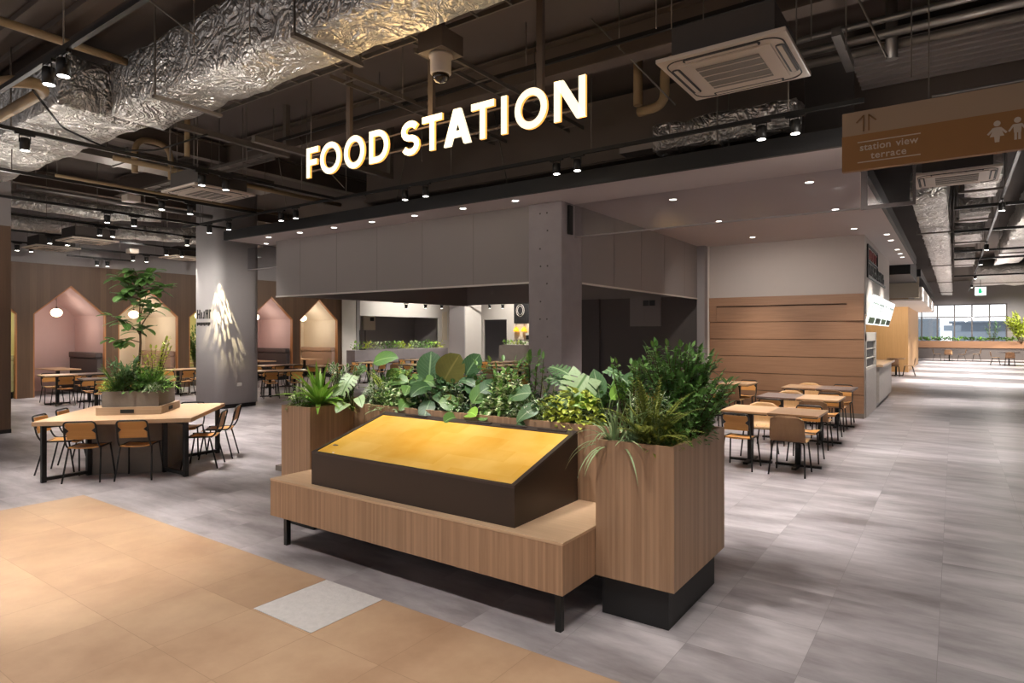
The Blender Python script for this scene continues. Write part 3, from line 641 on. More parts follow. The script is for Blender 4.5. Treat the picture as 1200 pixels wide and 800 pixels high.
# screen: glowing amber map
m, nt, bs = new_mat('amber_screen'); bs.inputs['Roughness'].default_value = .12
tc = N(nt,'ShaderNodeTexCoord'); no = N(nt,'ShaderNodeTexNoise',i_Scale=2.6,i_Detail=5.); L(nt,tc.outputs['Object'],no.inputs['Vector'])
ck = N(nt,'ShaderNodeTexBrick',i_Scale=1.,offset=.5); ck.inputs['Brick Width'].default_value=.34; ck.inputs['Row Height'].default_value=.16; ck.inputs['Mortar Size'].default_value=.0; ck.inputs['Color1'].default_value=(0,0,0,1); ck.inputs['Color2'].default_value=(1,1,1,1); L(nt,tc.outputs['Object'],ck.inputs['Vector'])
ma = N(nt,'ShaderNodeMath',operation='MULTIPLY_ADD'); L(nt,ck.outputs['Color'],ma.inputs[0]); ma.inputs[1].default_value=.18; L(nt,no.outputs['Fac'],ma.inputs[2])
cr = N(nt,'ShaderNodeValToRGB'); cr.color_ramp.elements[0].position=.30; cr.color_ramp.elements[1].position=.95
cr.color_ramp.elements[0].color=c4(hx(206,150,52)); cr.color_ramp.elements[1].color=c4(hx(226,184,100)); L(nt,ma.outputs[0],cr.inputs['Fac'])
L(nt,cr.outputs['Color'],bs.inputs['Base Color']); L(nt,cr.outputs['Color'],bs.inputs['Emission Color']); bs.inputs['Emission Strength'].default_value=.30
b = MB(); ya,yb2 = dy0+.018,dy1-.06; b.prism([(ya,onsl(ya,-.012)),(yb2,onsl(yb2,-.012)),(yb2,onsl(yb2,-.002)),(ya,onsl(ya,-.002))],dx0+e,dx1-e,yz); b.build('screen', m, t)
b = MB(); b.lathe([(.028,0),(.028,.003),(.001,.003)],(dx0+.11,dy0+.16,onsl(dy0+.16,-.004)),14); b.build('sticker', M['steel'], t)
b = MB(); b.lathe([(.012,0),(.012,.003),(.001,.003)],(dx0+.22,dy0+.045,onsl(dy0+.045,-.003)),12); b.build('button', M['white'], t)
b = MB(); b.box(-7.28,-7.12,4.95,5.1,0,.07,bev=.005); tag(b.build('floor_socket_box', M['trough']), 'small grey socket box on the floor behind the left planter end', 'socket')
# ------------------------------------------------------------------ plants
R_ = random.Random(11)
SH = {'oval': lambda t: math.sin(PI*min(1,t**.8))**.75, 'lance': lambda t: math.sin(PI*t**.75)**.9, 'round': lambda t: math.sin(PI*t**.85)**.5,
      'heart': lambda t: (math.sin(PI*t**.6)**.62), 'strap': lambda t: min(1, t*6+.35)*(1-t**3.2), 'spike': lambda t: (1-t)**.8*.9+.1*(t < .9)}
def leaf(mb, p, d, ln, wd, kind='oval', droop=.6, seg=5, fold=.18, up=None, mi=0, wave=0.):
    p = Vector(p); d = Vector(d).normalized(); sh = SH[kind]; prev = None
    sd = d.cross(up or Vector((0,0,1)))
    if sd.length < 1e-3: sd = Vector((1,0,0))
    sd.normalize(); st = ln/seg
    for i in range(seg+1):
        t = i/seg; nrm = sd.cross(d).normalized(); w = wd/2*sh(min(max(t,.02),.985)) if 0 < i < seg else wd*.02
        off = nrm*(w*fold*2)+nrm*(wave*wd*math.sin(t*19)) 
        row = [mb.bm.verts.new(p-sd*w+off), mb.bm.verts.new(p), mb.bm.verts.new(p+sd*w+off)]
        if prev:
            t0 = (i-1)/seg
            mb.face([prev[0],prev[1],row[1],row[0]],mi,((0,t0),(.5,t0),(.5,t),(0,t)),True); mb.face([prev[1],prev[2],row[2],row[1]],mi,((.5,t0),(1,t0),(1,t),(.5,t)),True)
        prev = row
        p = p+d*st; d = (d+Vector((0,0,-1))*droop/seg).normalized(); sd = (sd-d*sd.dot(d)).normalized()
def monstera(mb, p, d, ln, wd, up=None, droop=.4):
    p = Vector(p); d = Vector(d).normalized(); sd = d.cross(up or Vector((0,0,1))).normalized(); nrm = sd.cross(d).normalized()
    def pt(t, s):    # t along, s across (-1..1)
        z = -droop*ln*.5*t*t-.12*wd*abs(s)**1.5
        return p+d*(t*ln)+sd*(s*wd/2)+nrm*(z+.10*wd*abs(s))
    sh = SH['heart']; K = 6
    for s in (-1, 1):
        # continuous blade near the midrib
        for i in range(8):
            a, b_ = i/8, (i+1)/8; wa, wb = s*.34*sh(max(a,.03)), s*.34*sh(min(b_,.97))
            q = [pt(a,0),pt(b_,0),pt(b_,wb),pt(a,wa)]
            mb.face([mb.bm.verts.new(x) for x in q],0,((.5,a),(.5,b_),(.5+wb/2,b_),(.5+wa/2,a)),True)
        for i in range(K):
            a, b_ = .03+i*.94/K, .03+(i+.80)*.94/K; prev = None
            for j in range(5):
                f = .32+.68*j/4; ta = a+.10*(j/4)**1.4-.02*(i == 0)*j; tb = b_+.10*(j/4)**1.4-.035*(j/4)**3
                ta = max(-.06, ta-(.10 if i == 0 else 0)*j/4)
                r = [mb.bm.verts.new(pt(ta,s*f*sh(min(max((a+b_)/2,.12),.92)))), mb.bm.verts.new(pt(tb,s*f*sh(min(max((a+b_)/2,.12),.92))))]
                if prev: mb.face([prev[0],prev[1],r[1],r[0]],0,((.5+s*f/2,ta),(.5+s*f/2,tb),(.5+s*f/2,tb),(.5+s*f/2,ta)),True)
                prev = r
def sph(az, el): az, el = math.radians(az), math.radians(el); return Vector((math.cos(az)*math.cos(el), math.sin(az)*math.cos(el), math.sin(el)))
def pl(name, label, loc, group=None): return thing(name, label, 'plant', loc, 0, group)
def rosette(name, label, loc, mat, n, ln, wd, el=(20,80), droop=1.2, kind='strap', r=R_, seg=7, fold=.2, az=(0,360), wave=0.):
    t = pl(name, label, loc); mb = MB()
    for i in range(n):
        a = az[0]+(az[1]-az[0])*(i+r.uniform(-.3,.3))/n; e = r.uniform(*el); k = r.uniform(.7,1.1)
        leaf(mb, sph(a,0)*.02, sph(a,e), ln*k, wd*r.uniform(.8,1.15), kind, droop*r.uniform(.7,1.25), seg, fold, wave=wave)
    mb.build('foliage', mat, t, recalc=False); return t
def fern(name, label, loc, mat, n, ln, pin, el=(30,80), droop=1.1, r=R_, az=(0,360), np_=20):
    t = pl(name, label, loc); mb = MB(); sb = MB()
    for i in range(n):
        a = az[0]+(az[1]-az[0])*(i+r.uniform(-.3,.3))/n; d = sph(a, r.uniform(*el)); L_ = ln*r.uniform(.7,1.1); p = Vector((0,0,0)); dr = droop*r.uniform(.6,1.3); pts = [p.copy()]
        sd = d.cross(Vector((0,0,1))); sd = sd.normalized() if sd.length > 1e-3 else Vector((1,0,0))
        for k in range(np_):
            u = k/np_; p = p+d*(L_/np_); d = (d+Vector((0,0,-1))*dr/np_*(.4+u)).normalized(); pts.append(p.copy())
            if k > 1:
                w = pin*(math.sin(PI*min(1,u*.92+.1))**.7)
                for s in (-1, 1):
                    leaf(mb, p, sd*s+d*.45+Vector((0,0,.12)), w, L_/np_*.9, 'lance', .35, 2, .1)
        sb.tube(pts, .004, 4, r1=.0015)
    mb.build('foliage', mat, t, recalc=False); sb.build('stem', M['gstem'], t); return t
def shrub(name, label, loc, mat, n, ht, spread, ll, lw, per=14, kind='oval', stem='stem', r=R_, lean=(0,0), start=.25, side=0, base=.03, elleaf=(0,55)):
    t = pl(name, label, loc); mb = MB(); sb = MB()
    for i in range(n):
        a = r.uniform(0,2*PI); sp = spread*math.sqrt(r.uniform(.02,1)); h = ht*r.uniform(.6,1)
        b0 = Vector((math.cos(a)*base,math.sin(a)*base,0)); tip = Vector((math.cos(a)*sp+lean[0],math.sin(a)*sp+lean[1],h)); mid = b0.lerp(tip,.5)+Vector((r.uniform(-.03,.03),r.uniform(-.03,.03),h*.12))
        pts = [b0.lerp(mid,q).lerp(mid.lerp(tip,q),q) for q in [k/6 for k in range(7)]]
        sb.tube(pts, .006 if ht > .4 else .004, 5, r1=.002)
        for k in range(per):
            q = start+(1-start)*(k+r.random())/per; p = b0.lerp(mid,q).lerp(mid.lerp(tip,q),q); az = r.uniform(0,360)
            leaf(mb, p, sph(az, r.uniform(*elleaf)), ll*r.uniform(.65,1.15), lw*r.uniform(.7,1.1), kind, r.uniform(.2,.9), 4, .15)
        leaf(mb, tip, (tip-mid), ll, lw, kind, .3, 4, .15)
    mb.build('foliage', mat, t, recalc=False); sb.build('stem', M[stem], t); return t
def mound(name, label, loc, mat, n, rx, ry, h, ll, lw, kind='oval', r=R_, el=(-25,60)):
    t = pl(name, label, loc); mb = MB(); sb = MB()
    for i in range(n):
        a = r.uniform(0,2*PI); q = math.sqrt(r.uniform(0,1)); z = h*math.sqrt(max(0,1-q*q))*r.uniform(.25,1)
        p = Vector((math.cos(a)*q*rx, math.sin(a)*q*ry, z)); 
        leaf(mb, p, sph(math.degrees(a)+r.uniform(-70,70), r.uniform(*el)), ll*r.uniform(.6,1.15), lw*r.uniform(.7,1.1), kind, r.uniform(.3,1.1), 4, .15)
        if i % 6 == 0: sb.tube([(p.x*.15,p.y*.15,0),(p.x*.6,p.y*.6,z*.6),p], .004, 4, r1=.002)
    mb.build('foliage', mat, t, recalc=False); sb.build('stem', M['gstem'], t); return t
def broad(name, label, loc, mat, leaves, kind='heart', split=False, mats2=None, fold=.08):
    """leaves: (dx,dy,dz of the blade base, azimuth, elevation, length, width, droop[, roll up-vector])"""
    t = pl(name, label, loc); sb = MB(); groups = {}
    for lf in leaves:
        p = Vector(lf[0:3]); mi = lf[8] if len(lf) > 8 else 0; sp = lf[9] if len(lf) > 9 else split
        mb = groups.setdefault(mi, MB()); d = sph(lf[3], lf[4]); up = Vector((.45,-.65,.62))
        if abs(lf[4]) > 55: up = Vector((.57,-.82,.3))
        if sp: monstera(mb, p, d, lf[5], lf[6], up, lf[7])
        else: leaf(mb, p, d, lf[5], lf[6], kind, lf[7], 8, fold, up, wave=.012)
        sb.tube([(p.x*.1,p.y*.1,0),(p.x*.5,p.y*.5,p.z*.65),p], .007, 5, r1=.004)
    for mi, mb in groups.items(): mb.build('foliage', (mats2 or [mat])[mi] if mats2 else mat, t, recalc=False)
    sb.build('stem', M['gstem'], t); return t
Z = 1.055
CA = -55   # azimuth from the planter towards the viewer side
# left wing
rosette('birds_nest_fern','bright green strap-leaved rosette plant at the left end of the wooden planter',(-4.98,3.86,Z+.05),G['bright'],44,.42,.05,(12,85),1.0,'strap',wave=.03)
shrub('white_edged_shrub','small white-edged shrub behind the strap-leaved rosette on the left wing',(-5.03,4.2,Z),G['varieg'],20,.42,.20,.06,.032,18)
mound('trailing_groundcover','low pale groundcover spilling at the left corner of the planter',(-5.08,3.72,Z),G['splash'],165,.10,.12,0.230,.045,.026)
broad('variegated_monstera','pale white-green split leaf plant behind the left rosette',(-4.72,4.05,Z),G['pale'],[(.0,.0,.34,CA-20,-30,.22,.17,.9,0,True),(-.1,.0,.2,-120,-10,.15,.10,.8),(.1,-.02,.14,-30,-5,.2,.11,.9),(.02,-.08,.08,-70,0,.22,.12,.8)],'heart')
broad('elephant_ear','dark leaf elephant ear rising above the left side of the planter',(-4.82,4.42,Z),G['mid'],[(-.02,.0,.44,15,25,.30,.17,.6),(-.14,.02,.36,195,5,.14,.12,.8),(.1,.06,.30,60,30,.22,.12,.9)],'oval')
# back run, left to right
fern('sword_fern','yellow-green sword fern left of centre in the back row of the planter',(-4.50,4.36,Z),G['fernb'],18,.46,.06,(45,85),1.1)
mound('variegated_pittosporum','mound of small white and green leaves near the left inner corner of planter',(-4.56,4.22,Z),G['varieg'],345,.17,.10,0.300,.058,.034)
rosette('spider_plant','thin arching spider plant leaning over the left part of the planter rim',(-4.36,4.17,Z),G['pale'],13,.30,.018,(15,70),1.6,'strap',fold=.3)
broad('hosta','green hosta with wide blades just left of the round-leaved fig',(-4.18,4.34,Z),G['mid'],[(-.06,-.03,.28,190,15,.26,.14,1.0),(.0,-.05,.24,-60,10,.24,.14,1.1),(-.12,-.05,.16,220,5,.22,.12,1.),(.08,.0,.28,-10,20,.22,.13,1.1),(.05,-.09,.12,-80,0,.22,.13,1.),(-.03,.05,.3,120,30,.2,.12,.9)],'oval')
mound('round_leaf_pepper_plant','light round-leaved mound in front of the hosta in the planter',(-4.22,4.2,Z),G['splash'],180,.15,.08,0.250,.06,.05,'round')
broad('dark_philodendron','dark green philodendron drooping over the rim left of centre',(-3.90,4.30,Z),G['dark'],[(-.08,-.05,.22,200,0,.24,.14,1.0),(.05,-.1,.14,-70,-30,.26,.15,.9),(.0,-.05,.26,-95,5,.26,.15,1.),(.1,-.08,.2,-30,0,.22,.13,1.),(-.14,-.07,.12,-140,-20,.22,.12,.9),(.02,.06,.26,100,30,.24,.14,.9),(.12,.02,.10,-20,-10,.22,.12,1.)],'oval')
broad('fiddle_leaf_fig','tall plant with three big round leaves at the centre of the planter',(-3.86,4.40,Z),G['mid'],[(-.16,-.04,.30,120,70,.29,.25,.15,1),(.04,-.06,.30,35,62,.29,.28,.25,2),(.22,.04,.36,35,60,.23,.18,.3,1),(-.22,-.02,.28,175,8,.28,.17,.7,1),(.05,-.16,.18,-20,10,.26,.10,.5,2),(.22,-.05,.32,-5,5,.24,.08,.8,1)],'round',mats2=[G['mid'],G['dark'],G['olive']])
mound('cream_variegated_shrub','small cream-edged shrub in front of the big round leaves',(-3.60,4.22,Z),G['varieg'],195,.15,.08,0.310,.05,.032,'round')
broad('calathea','striped round-leaved calathea right of centre along the planter rim',(-3.42,4.22,Z),G['bright'],[(-.1,-.03,.10,-150,30,.18,.16,.7,1),(.05,-.02,.14,60,55,.22,.15,.5,1),(.02,-.06,.06,-30,15,.22,.13,.6,0),(.12,.0,.24,60,30,.20,.16,.6,2),(.16,-.04,.05,-40,10,.17,.13,.7,1),(-.02,.06,.2,120,40,.2,.15,.6,2),(-.05,-.1,.02,-100,10,.15,.12,.8,1)],'round',mats2=[G['bright'],G['mid'],G['dark']])
mound('white_splashed_ivy','large mound of white splashed ivy in the right half of the planter',(-3.06,4.30,Z),G['splash'],630,.26,.15,0.420,.062,.044)
shrub('weeping_fig','airy fig branches leaning left above the white splashed ivy',(-3.22,4.42,Z),G['mid'],10,.50,.30,.075,.036,16,lean=(-.08,0))
shrub('olive_shrub','upright loose shrub in front of the grey concrete column',(-2.90,4.44,Z),G['mid'],8,.56,.16,.07,.034,16,lean=(.05,0))
shrub('pale_sprig_shrub','grey-green sprigged shrub between the calathea and the ivy',(-3.30,4.36,Z),G['grey'],9,.30,.10,.05,.02,16)
fern('sword_fern','light upright fern just right of the ivy, below the concrete column',(-2.72,4.40,Z),G['fernb'],8,.36,.045,(55,85),.8)
broad('silver_alocasia','silvery broad-leaved plant low beside the split-leaf monstera',(-2.70,4.26,Z),G['grey'],[(-.08,-.04,.26,185,0,.24,.17,.7),(.02,-.08,.16,-140,-15,.22,.13,.9),(.10,-.03,.22,-20,0,.2,.14,.8),(-.02,-.1,.03,-120,0,.18,.11,.8)],'heart')
broad('monstera','large split-leaf monstera with silvery blades right of centre',(-2.44,4.38,Z),G['pale'],[(.10,-.05,.42,-115,-50,.30,.30,.2,0),(-.10,.05,.40,160,22,.32,.16,.5,1),(-.14,.08,.33,185,20,.26,.12,.6,1),(.22,.05,.46,-20,-12,.24,.09,.6,1)],split=True,mats2=[G['pale'],G['grey']])
broad('elephant_ear','upright veined elephant ear to the right of the monstera',(-2.18,4.36,Z),G['mid'],[(-.05,-.02,.24,150,72,.24,.15,.3,1),(.05,-.03,.24,30,50,.20,.12,.5,0),(-.04,-.08,.22,-150,10,.2,.15,.7,0),(.1,.03,.34,10,40,.22,.11,.8,1)],'oval',mats2=[G['bright'],G['grey']])
mound('golden_pothos','yellow-green trailing pothos under the monstera leaves',(-2.40,4.22,Z),G['yellow'],345,.28,.10,0.340,.07,.046,'heart')
# right wing
rosette('spider_plant','white striped spider plant hanging over the front left corner of right wing',(-1.79,3.70,Z),G['pale'],44,.38,.016,(15,85),2.0,'strap',fold=.3,seg=9)
shrub('myrtle_shrub','slender small-leaved shrub at the left back of the right wing',(-1.98,4.36,Z),G['mid'],20,.52,.17,.055,.028,26)
shrub('box_shrub','tall dense green shrub at the back right of the planter',(-1.62,4.38,Z),G['mid'],70,.66,.30,.062,.032,30,start=.2)
shrub('variegated_euonymus','cream-edged shrub in the middle of the right wing',(-1.68,4.02,Z),G['varieg'],16,.34,.16,.055,.026,18)
fern('boston_fern','big olive upright fern in front on the right wing',(-1.58,3.78,Z),G['fern'],34,.48,.065,(35,85),1.2,np_=24)
mound('glossy_groundcover','dark glossy leaves along the right rim of the right wing',(-1.46,4.1,Z),G['mid'],450,.12,.40,0.340,.055,.03)
mound('fern_undergrowth','fine low foliage at the front corner of the right wing',(-1.5,3.72,Z),G['fern'],330,.13,.12,0.240,.05,.016,'lance')
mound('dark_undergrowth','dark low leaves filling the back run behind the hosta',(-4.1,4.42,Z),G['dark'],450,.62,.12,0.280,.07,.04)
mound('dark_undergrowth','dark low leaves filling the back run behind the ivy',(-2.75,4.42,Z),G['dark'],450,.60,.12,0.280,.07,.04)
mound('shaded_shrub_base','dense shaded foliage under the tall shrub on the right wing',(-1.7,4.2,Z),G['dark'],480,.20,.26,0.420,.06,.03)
shrub('leafy_filler_shrub','mid-green leafy shrub behind the sword fern left of centre',(-4.55,4.46,Z),G['mid'],22,.34,.26,.07,.036,18)
mound('speckled_groundcover','white-speckled small leaves in front of the sword fern',(-4.42,4.19,Z),G['splash'],260,.26,.07,.24,.05,.03)
shrub('leafy_filler_shrub','dark leafy shrub behind the three big round leaves',(-3.75,4.48,Z),G['dark'],26,.34,.34,.08,.042,18)
shrub('leafy_filler_shrub','leafy shrub right behind the calathea',(-3.40,4.48,Z),G['mid'],20,.34,.2,.07,.036,18)
mound('pale_filler_mound','pale variegated leaves below the silver alocasia along the rim',(-2.78,4.20,Z),G['varieg'],240,.26,.07,.24,.055,.036)
shrub('leafy_filler_shrub','leafy green shrub filling behind the monstera',(-2.35,4.48,Z),G['mid'],24,.36,.26,.07,.036,18)
shrub('side_shrub','spreading green shrub leaning over the right rim of the right wing',(-1.48,4.2,Z),G['mid'],30,.44,.22,.065,.034,22,lean=(.1,.0))
rosette('striped_grass','striped grass tuft between the spider plant and the olive fern',(-1.70,3.80,Z),G['pale'],24,.34,.018,(35,85),1.2,'strap',fold=.3)
# communal table trough
TCX, TCY, TROT = -9.0, 4.05, math.radians(47)
ZT = 1.01
def tr(a, c): return (TCX+a*math.cos(TROT)-c*math.sin(TROT), TCY+a*math.sin(TROT)+c*math.cos(TROT), ZT)
t = pl('rubber_tree','slender dark-leaved tree rising from the trough on the big square table',(TCX-.05,TCY+.02,ZT))
mb = MB(); sb = MB(); trunk = [(0,0,0),(-.02,0,.35),(.0,.01,.66),(-.05,.02,.97)]
sb.tube(trunk,.018,7,r1=.012)
Rr = (math.cos(TH), math.sin(TH))
brs = [((-.05,.02,1.1),(.06,.06,1.5),14),((-.05,.02,1.1),(.02,.0,1.72),20),((-.03,.02,.9),(-.34,-.24,1.18),14),((0,.01,.75),(-.3,-.22,.78),13),((-.02,.02,1.0),(.22,.15,1.34),10),((.0,.0,1.45),(-.26,-.18,1.78),20),((.03,.0,1.5),(.32,.22,1.62),18),((0,.01,1.4),(-.3,-.16,1.5),16),((-.04,.02,.95),(.1,.06,.98),7),((-.03,.02,.85),(-.1,-.06,.98),6),((.0,.0,1.6),(.1,.1,1.86),16),((.0,.0,1.6),(-.1,-.04,1.9),16)]
for a, c, n in brs:
    a, c = Vector(a), Vector(c); a.z *= .88; c.z *= .88; sb.tube([a, a.lerp(c,.5)+Vector((0,0,.04)), c],.008,5,r1=.003)
    for k in range(n):
        p = a.lerp(c,.4+.6*k/n); leaf(mb, p, sph(R_.uniform(0,360),R_.uniform(-25,35)), R_.uniform(.15,.23), R_.uniform(.09,.13),'round',R_.uniform(.3,.9),5,.1)
mb.build('foliage', G['mid'], t, recalc=False); sb.build('stem', M['stem'], t)
def tp(a, c): return tr(a, c)
shrub('leafy_sprig_plant','white-flecked sprig plant on the left of the table trough',tp(-.12,-.2),G['grey'],14,.42,.18,.10,.04,14)
shrub('airy_sprig_plant','tall airy light green sprigs to the right of the little tree',tp(.16,.06),G['yellow'],12,.72,.24,.06,.03,22)
fern('table_fern','bright fern on the right side of the table trough',tp(.2,-.12),G['bright'],22,.44,.06,(30,80),1.2)
fern('table_fern','dense green fern at the front left of the table trough',tp(-.18,-.26),G['mid'],24,.40,.06,(25,80),1.2)
mound('yellow_groundcover','yellow-green groundcover at the left corner of the table trough',tp(-.28,-.12),G['yellow'],200,.16,.16,.20,.045,.03)
mound('pale_ivy','pale ivy leaves trailing over the front corner of the table trough',tp(.24,-.27),G['varieg'],80,.1,.1,.14,.06,.05,'heart')
mound('green_undergrowth','dense leafy undergrowth around the little tree trunk on the table',tp(0,0),G['mid'],520,.33,.33,.34,.09,.045)
rosette('grass_tuft','long curved grass blades at the right end of the table trough',tp(.28,.12),G['bright'],10,.34,.02,(20,70),1.6,'strap')
# low hedges in the back planters and the far window planter
def hedge(x0, x1, y0, y1, z, n, label, group, h=.3, ll=.14, cols=('bright','yellow','splash','mid')):
    for i in range(n):
        f = (i+.5)/n; x = x0+(x1-x0)*f; y = y0+(y1-y0)*f; ln = max(abs(x1-x0),abs(y1-y0))/n
        mb = MB()
        for k in range(46):
            p = Vector((R_.uniform(-.55,.55)*ln if abs(x1-x0) > abs(y1-y0) else R_.uniform(-.18,.18), R_.uniform(-.55,.55)*ln if abs(y1-y0) > abs(x1-x0) else R_.uniform(-.18,.18), R_.uniform(0,h)))
            leaf(mb, p, sph(R_.uniform(0,360),R_.uniform(0,70)), ll*R_.uniform(.6,1.2), ll*.5,'oval',.6,3,.15)
        o = mb.build('leafy_shrub', G[cols[i % len(cols)]], None, (x,y,z), recalc=False); tag(o, label, 'plant', group)
hedge(-19.7,-19.7,16.9,22.3,1.10,10,'small leafy shrub in the long grey planter before the first back shop','shrubs in the back planter')
hedge(-15.5,-13.6,21.5,21.5,1.30,5,'small leafy shrub in the far dark planter beside the concrete column','shrubs in the far dark planter',.14,.12)
hedge(-2.1,5.0,53.1,53.1,1.25,14,'low green shrub in the planter under the far window','shrubs under the far window',.2,.2,('mid','bright','mid'))
shrub('indoor_tree','bright yellow-green bush at the right end of the far window',(3.6,52.8,1.1),G['yellow'],30,2.0,.9,.28,.15,20)
shrub('indoor_tree','thin dark bush in front of the right far window pane',(2.1,52.9,1.1),G['grey'],10,1.4,.5,.2,.07,12)
t = shrub('potted_fig','leafy green potted tree beside the pale green alcove behind the column',(-21.35,11.42,.5),G['mid'],16,1.5,.26,.13,.075,20,start=.25)
b = MB(); b.lathe([(.16,-.5),(.22,0),(.20,0),(.19,-.03)],(0,0,0),16); b.build('pot', M['trough'], t)

# ------------------------------------------------------------------ chairs and tables
def bez_loop(pts, r, seg=8, rad=.05, n=5):
    out = []; P = [Vector(p) for p in pts]
    for i, p in enumerate(P):
        if i in (0, len(P)-1): out.append(p); continue
        a = (P[i-1]-p); c = (P[i+1]-p); k = min(rad, a.length*.45, c.length*.45); A = p+a.normalized()*k; B = p+c.normalized()*k
        for j in range(n+1): q = j/n; out.append(A.lerp(p,q).lerp(p.lerp(B,q),q))
    return out
def make_framed():
    t = thing('framed_chair', '', 'chair', (0,0,0)); W = .175
    b = MB(); n = 8
    rows = []
    for i in range(n+1):
        y = -.175+.37*i/n; rows.append([(x, y, .428-.014*(1-(x/W)**2)-.008*math.sin(PI*i/n)+( -.02*((i-6)/2)**2 if i > 6 else 0)) for x in [(-1+2*j/6)*(W-.012) for j in range(7)]])
    V = [[b.bm.verts.new(p) for p in r] for r in rows]; U = [[b.bm.verts.new((p[0],p[1],p[2]-.012)) for p in r] for r in rows]
    for i in range(n):
        for j in range(6): b.face([V[i][j],V[i][j+1],V[i+1][j+1],V[i+1][j]],smooth=True); b.face([U[i+1][j],U[i+1][j+1],U[i][j+1],U[i][j]],smooth=True)
    for i in range(n): b.face([V[i+1][0],U[i+1][0],U[i][0],V[i][0]]); b.face([V[i][6],U[i][6],U[i+1][6],V[i+1][6]])
    for j in range(6): b.face([V[0][j],U[0][j],U[0][j+1],V[0][j+1]]); b.face([V[n][j+1],U[n][j+1],U[n][j],V[n][j]])
    b.build('seat', M['ply'], t)
    def bk(z): return -.205-(z-.43)*.24
    # notched back panel
    b = MB(); prof = [(-.153,.525),(.153,.525),(.157,.595),(.122,.632),(.157,.668),(.158,.722),(-.158,.722),(-.157,.668),(-.122,.632),(-.157,.595)]
    b.prism(prof,-.006,.006,lambda p,q,h:(p, bk(q)+h+.012*(p/.16)**2, q)); b.build('backrest', M['ply'], t)
    for s in (-1,1):
        b = MB(); b.prism([(s*.172,.59),(s*.122,.632),(s*.172,.674)],-.009,.009,lambda p,q,h:(p,bk(q)+h+.008,q)); b.build('bracket', M['black'], t)
    loop = [(-W,.17,.418),(-W,-.17,.418),(-W,bk(.5),.5),(-W+.006,bk(.742),.742),(W-.006,bk(.742),.742),(W,bk(.5),.5),(W,-.17,.418),(W,.17,.418)]
    b = MB(); b.tube(bez_loop(loop,.01,rad=.05),.0105,8); b.tube([(-W,.15,.412),(W,.15,.412)],.008,6); b.tube([(-W,-.15,.412),(W,-.15,.412)],.008,6); b.build('frame', M['black'], t)
    for sx in (-1,1):
        b = MB(); b.tube([(sx*W,.14,.415),(sx*(W+.03),.215,0)],.0105,8); b.build('leg', M['black'], t)
        b = MB(); b.tube([(sx*W,-.13,.415),(sx*(W+.03),-.235,0)],.0105,8); b.build('leg', M['black'], t)
    return t
def make_shell():
    t = thing('shell_chair', '', 'chair', (0,0,0))
    prof = [(.205,.428),(.18,.442),(.10,.440),(0,.432),(-.09,.430),(-.15,.438),(-.19,.468),(-.212,.52),(-.228,.60),(-.242,.68),(-.252,.735),(-.256,.76)]
    b = MB(); V = []; U = []
    for i, (y,z) in enumerate(prof):
        up = i/(len(prof)-1); w = .21-.02*max(0,(i-7))/4; rv = []; ru = []
        for j in range(9):
            s = -1+2*j/8; x = s*w; cup = .035*abs(s)**2.2*min(1,max(0,(i-5)/3)); zz = z-(.05*abs(s)**4 if i == len(prof)-1 else .016*abs(s)**4 if i == len(prof)-2 else 0)-(.006*(1-s*s) if i < 5 else 0)
            rv.append(b.bm.verts.new((x,y+cup,zz))); nrm = (0,-.011) if i > 6 else (-.011,0)
            ru.append(b.bm.verts.new((x*1.002,y+cup+nrm[1],zz+nrm[0])))
        V.append(rv); U.append(ru)
    n = len(prof)-1
    for i in range(n):
        for j in range(8): b.face([V[i][j],V[i+1][j],V[i+1][j+1],V[i][j+1]],0,smooth=True); b.face([U[i][j+1],U[i+1][j+1],U[i+1][j],U[i][j]],1,smooth=True)
        b.face([V[i][0],U[i][0],U[i+1][0],V[i+1][0]],0); b.face([V[i+1][8],U[i+1][8],U[i][8],V[i][8]],0)
    for j in range(8): b.face([V[0][j],V[0][j+1],U[0][j+1],U[0][j]],0); b.face([V[n][j+1],V[n][j],U[n][j],U[n][j+1]],0)
    b.build('shell', [M['ply_lt'], M['ply_back']], t, recalc=False)
    for sx in (-1,1):
        b = MB(); b.tube(bez_loop([(sx*.06,-.10,.418),(sx*.185,-.12,.418),(sx*.215,-.235,0)],.01,rad=.04),.0105,8); b.build('leg', M['black'], t)
        b = MB(); b.tube(bez_loop([(sx*.06,.12,.418),(sx*.185,.14,.418),(sx*.215,.215,0)],.01,rad=.04),.0105,8); b.build('leg', M['black'], t)
    b = MB(); b.tube([(-.06,-.10,.418),(-.06,.12,.418)],.009,6); b.tube([(.06,-.10,.418),(.06,.12,.418)],.009,6); b.build('frame', M['black'], t)
    return t
FC, SC = make_framed(), make_shell()
def facing(dx, dy): return math.atan2(-dx, dy)      # chairs face local +y
def chair(kind, x, y, dx, dy, label, group=None): return place(FC if kind == 'f' else SC, (x,y,0), facing(dx,dy), label, group)
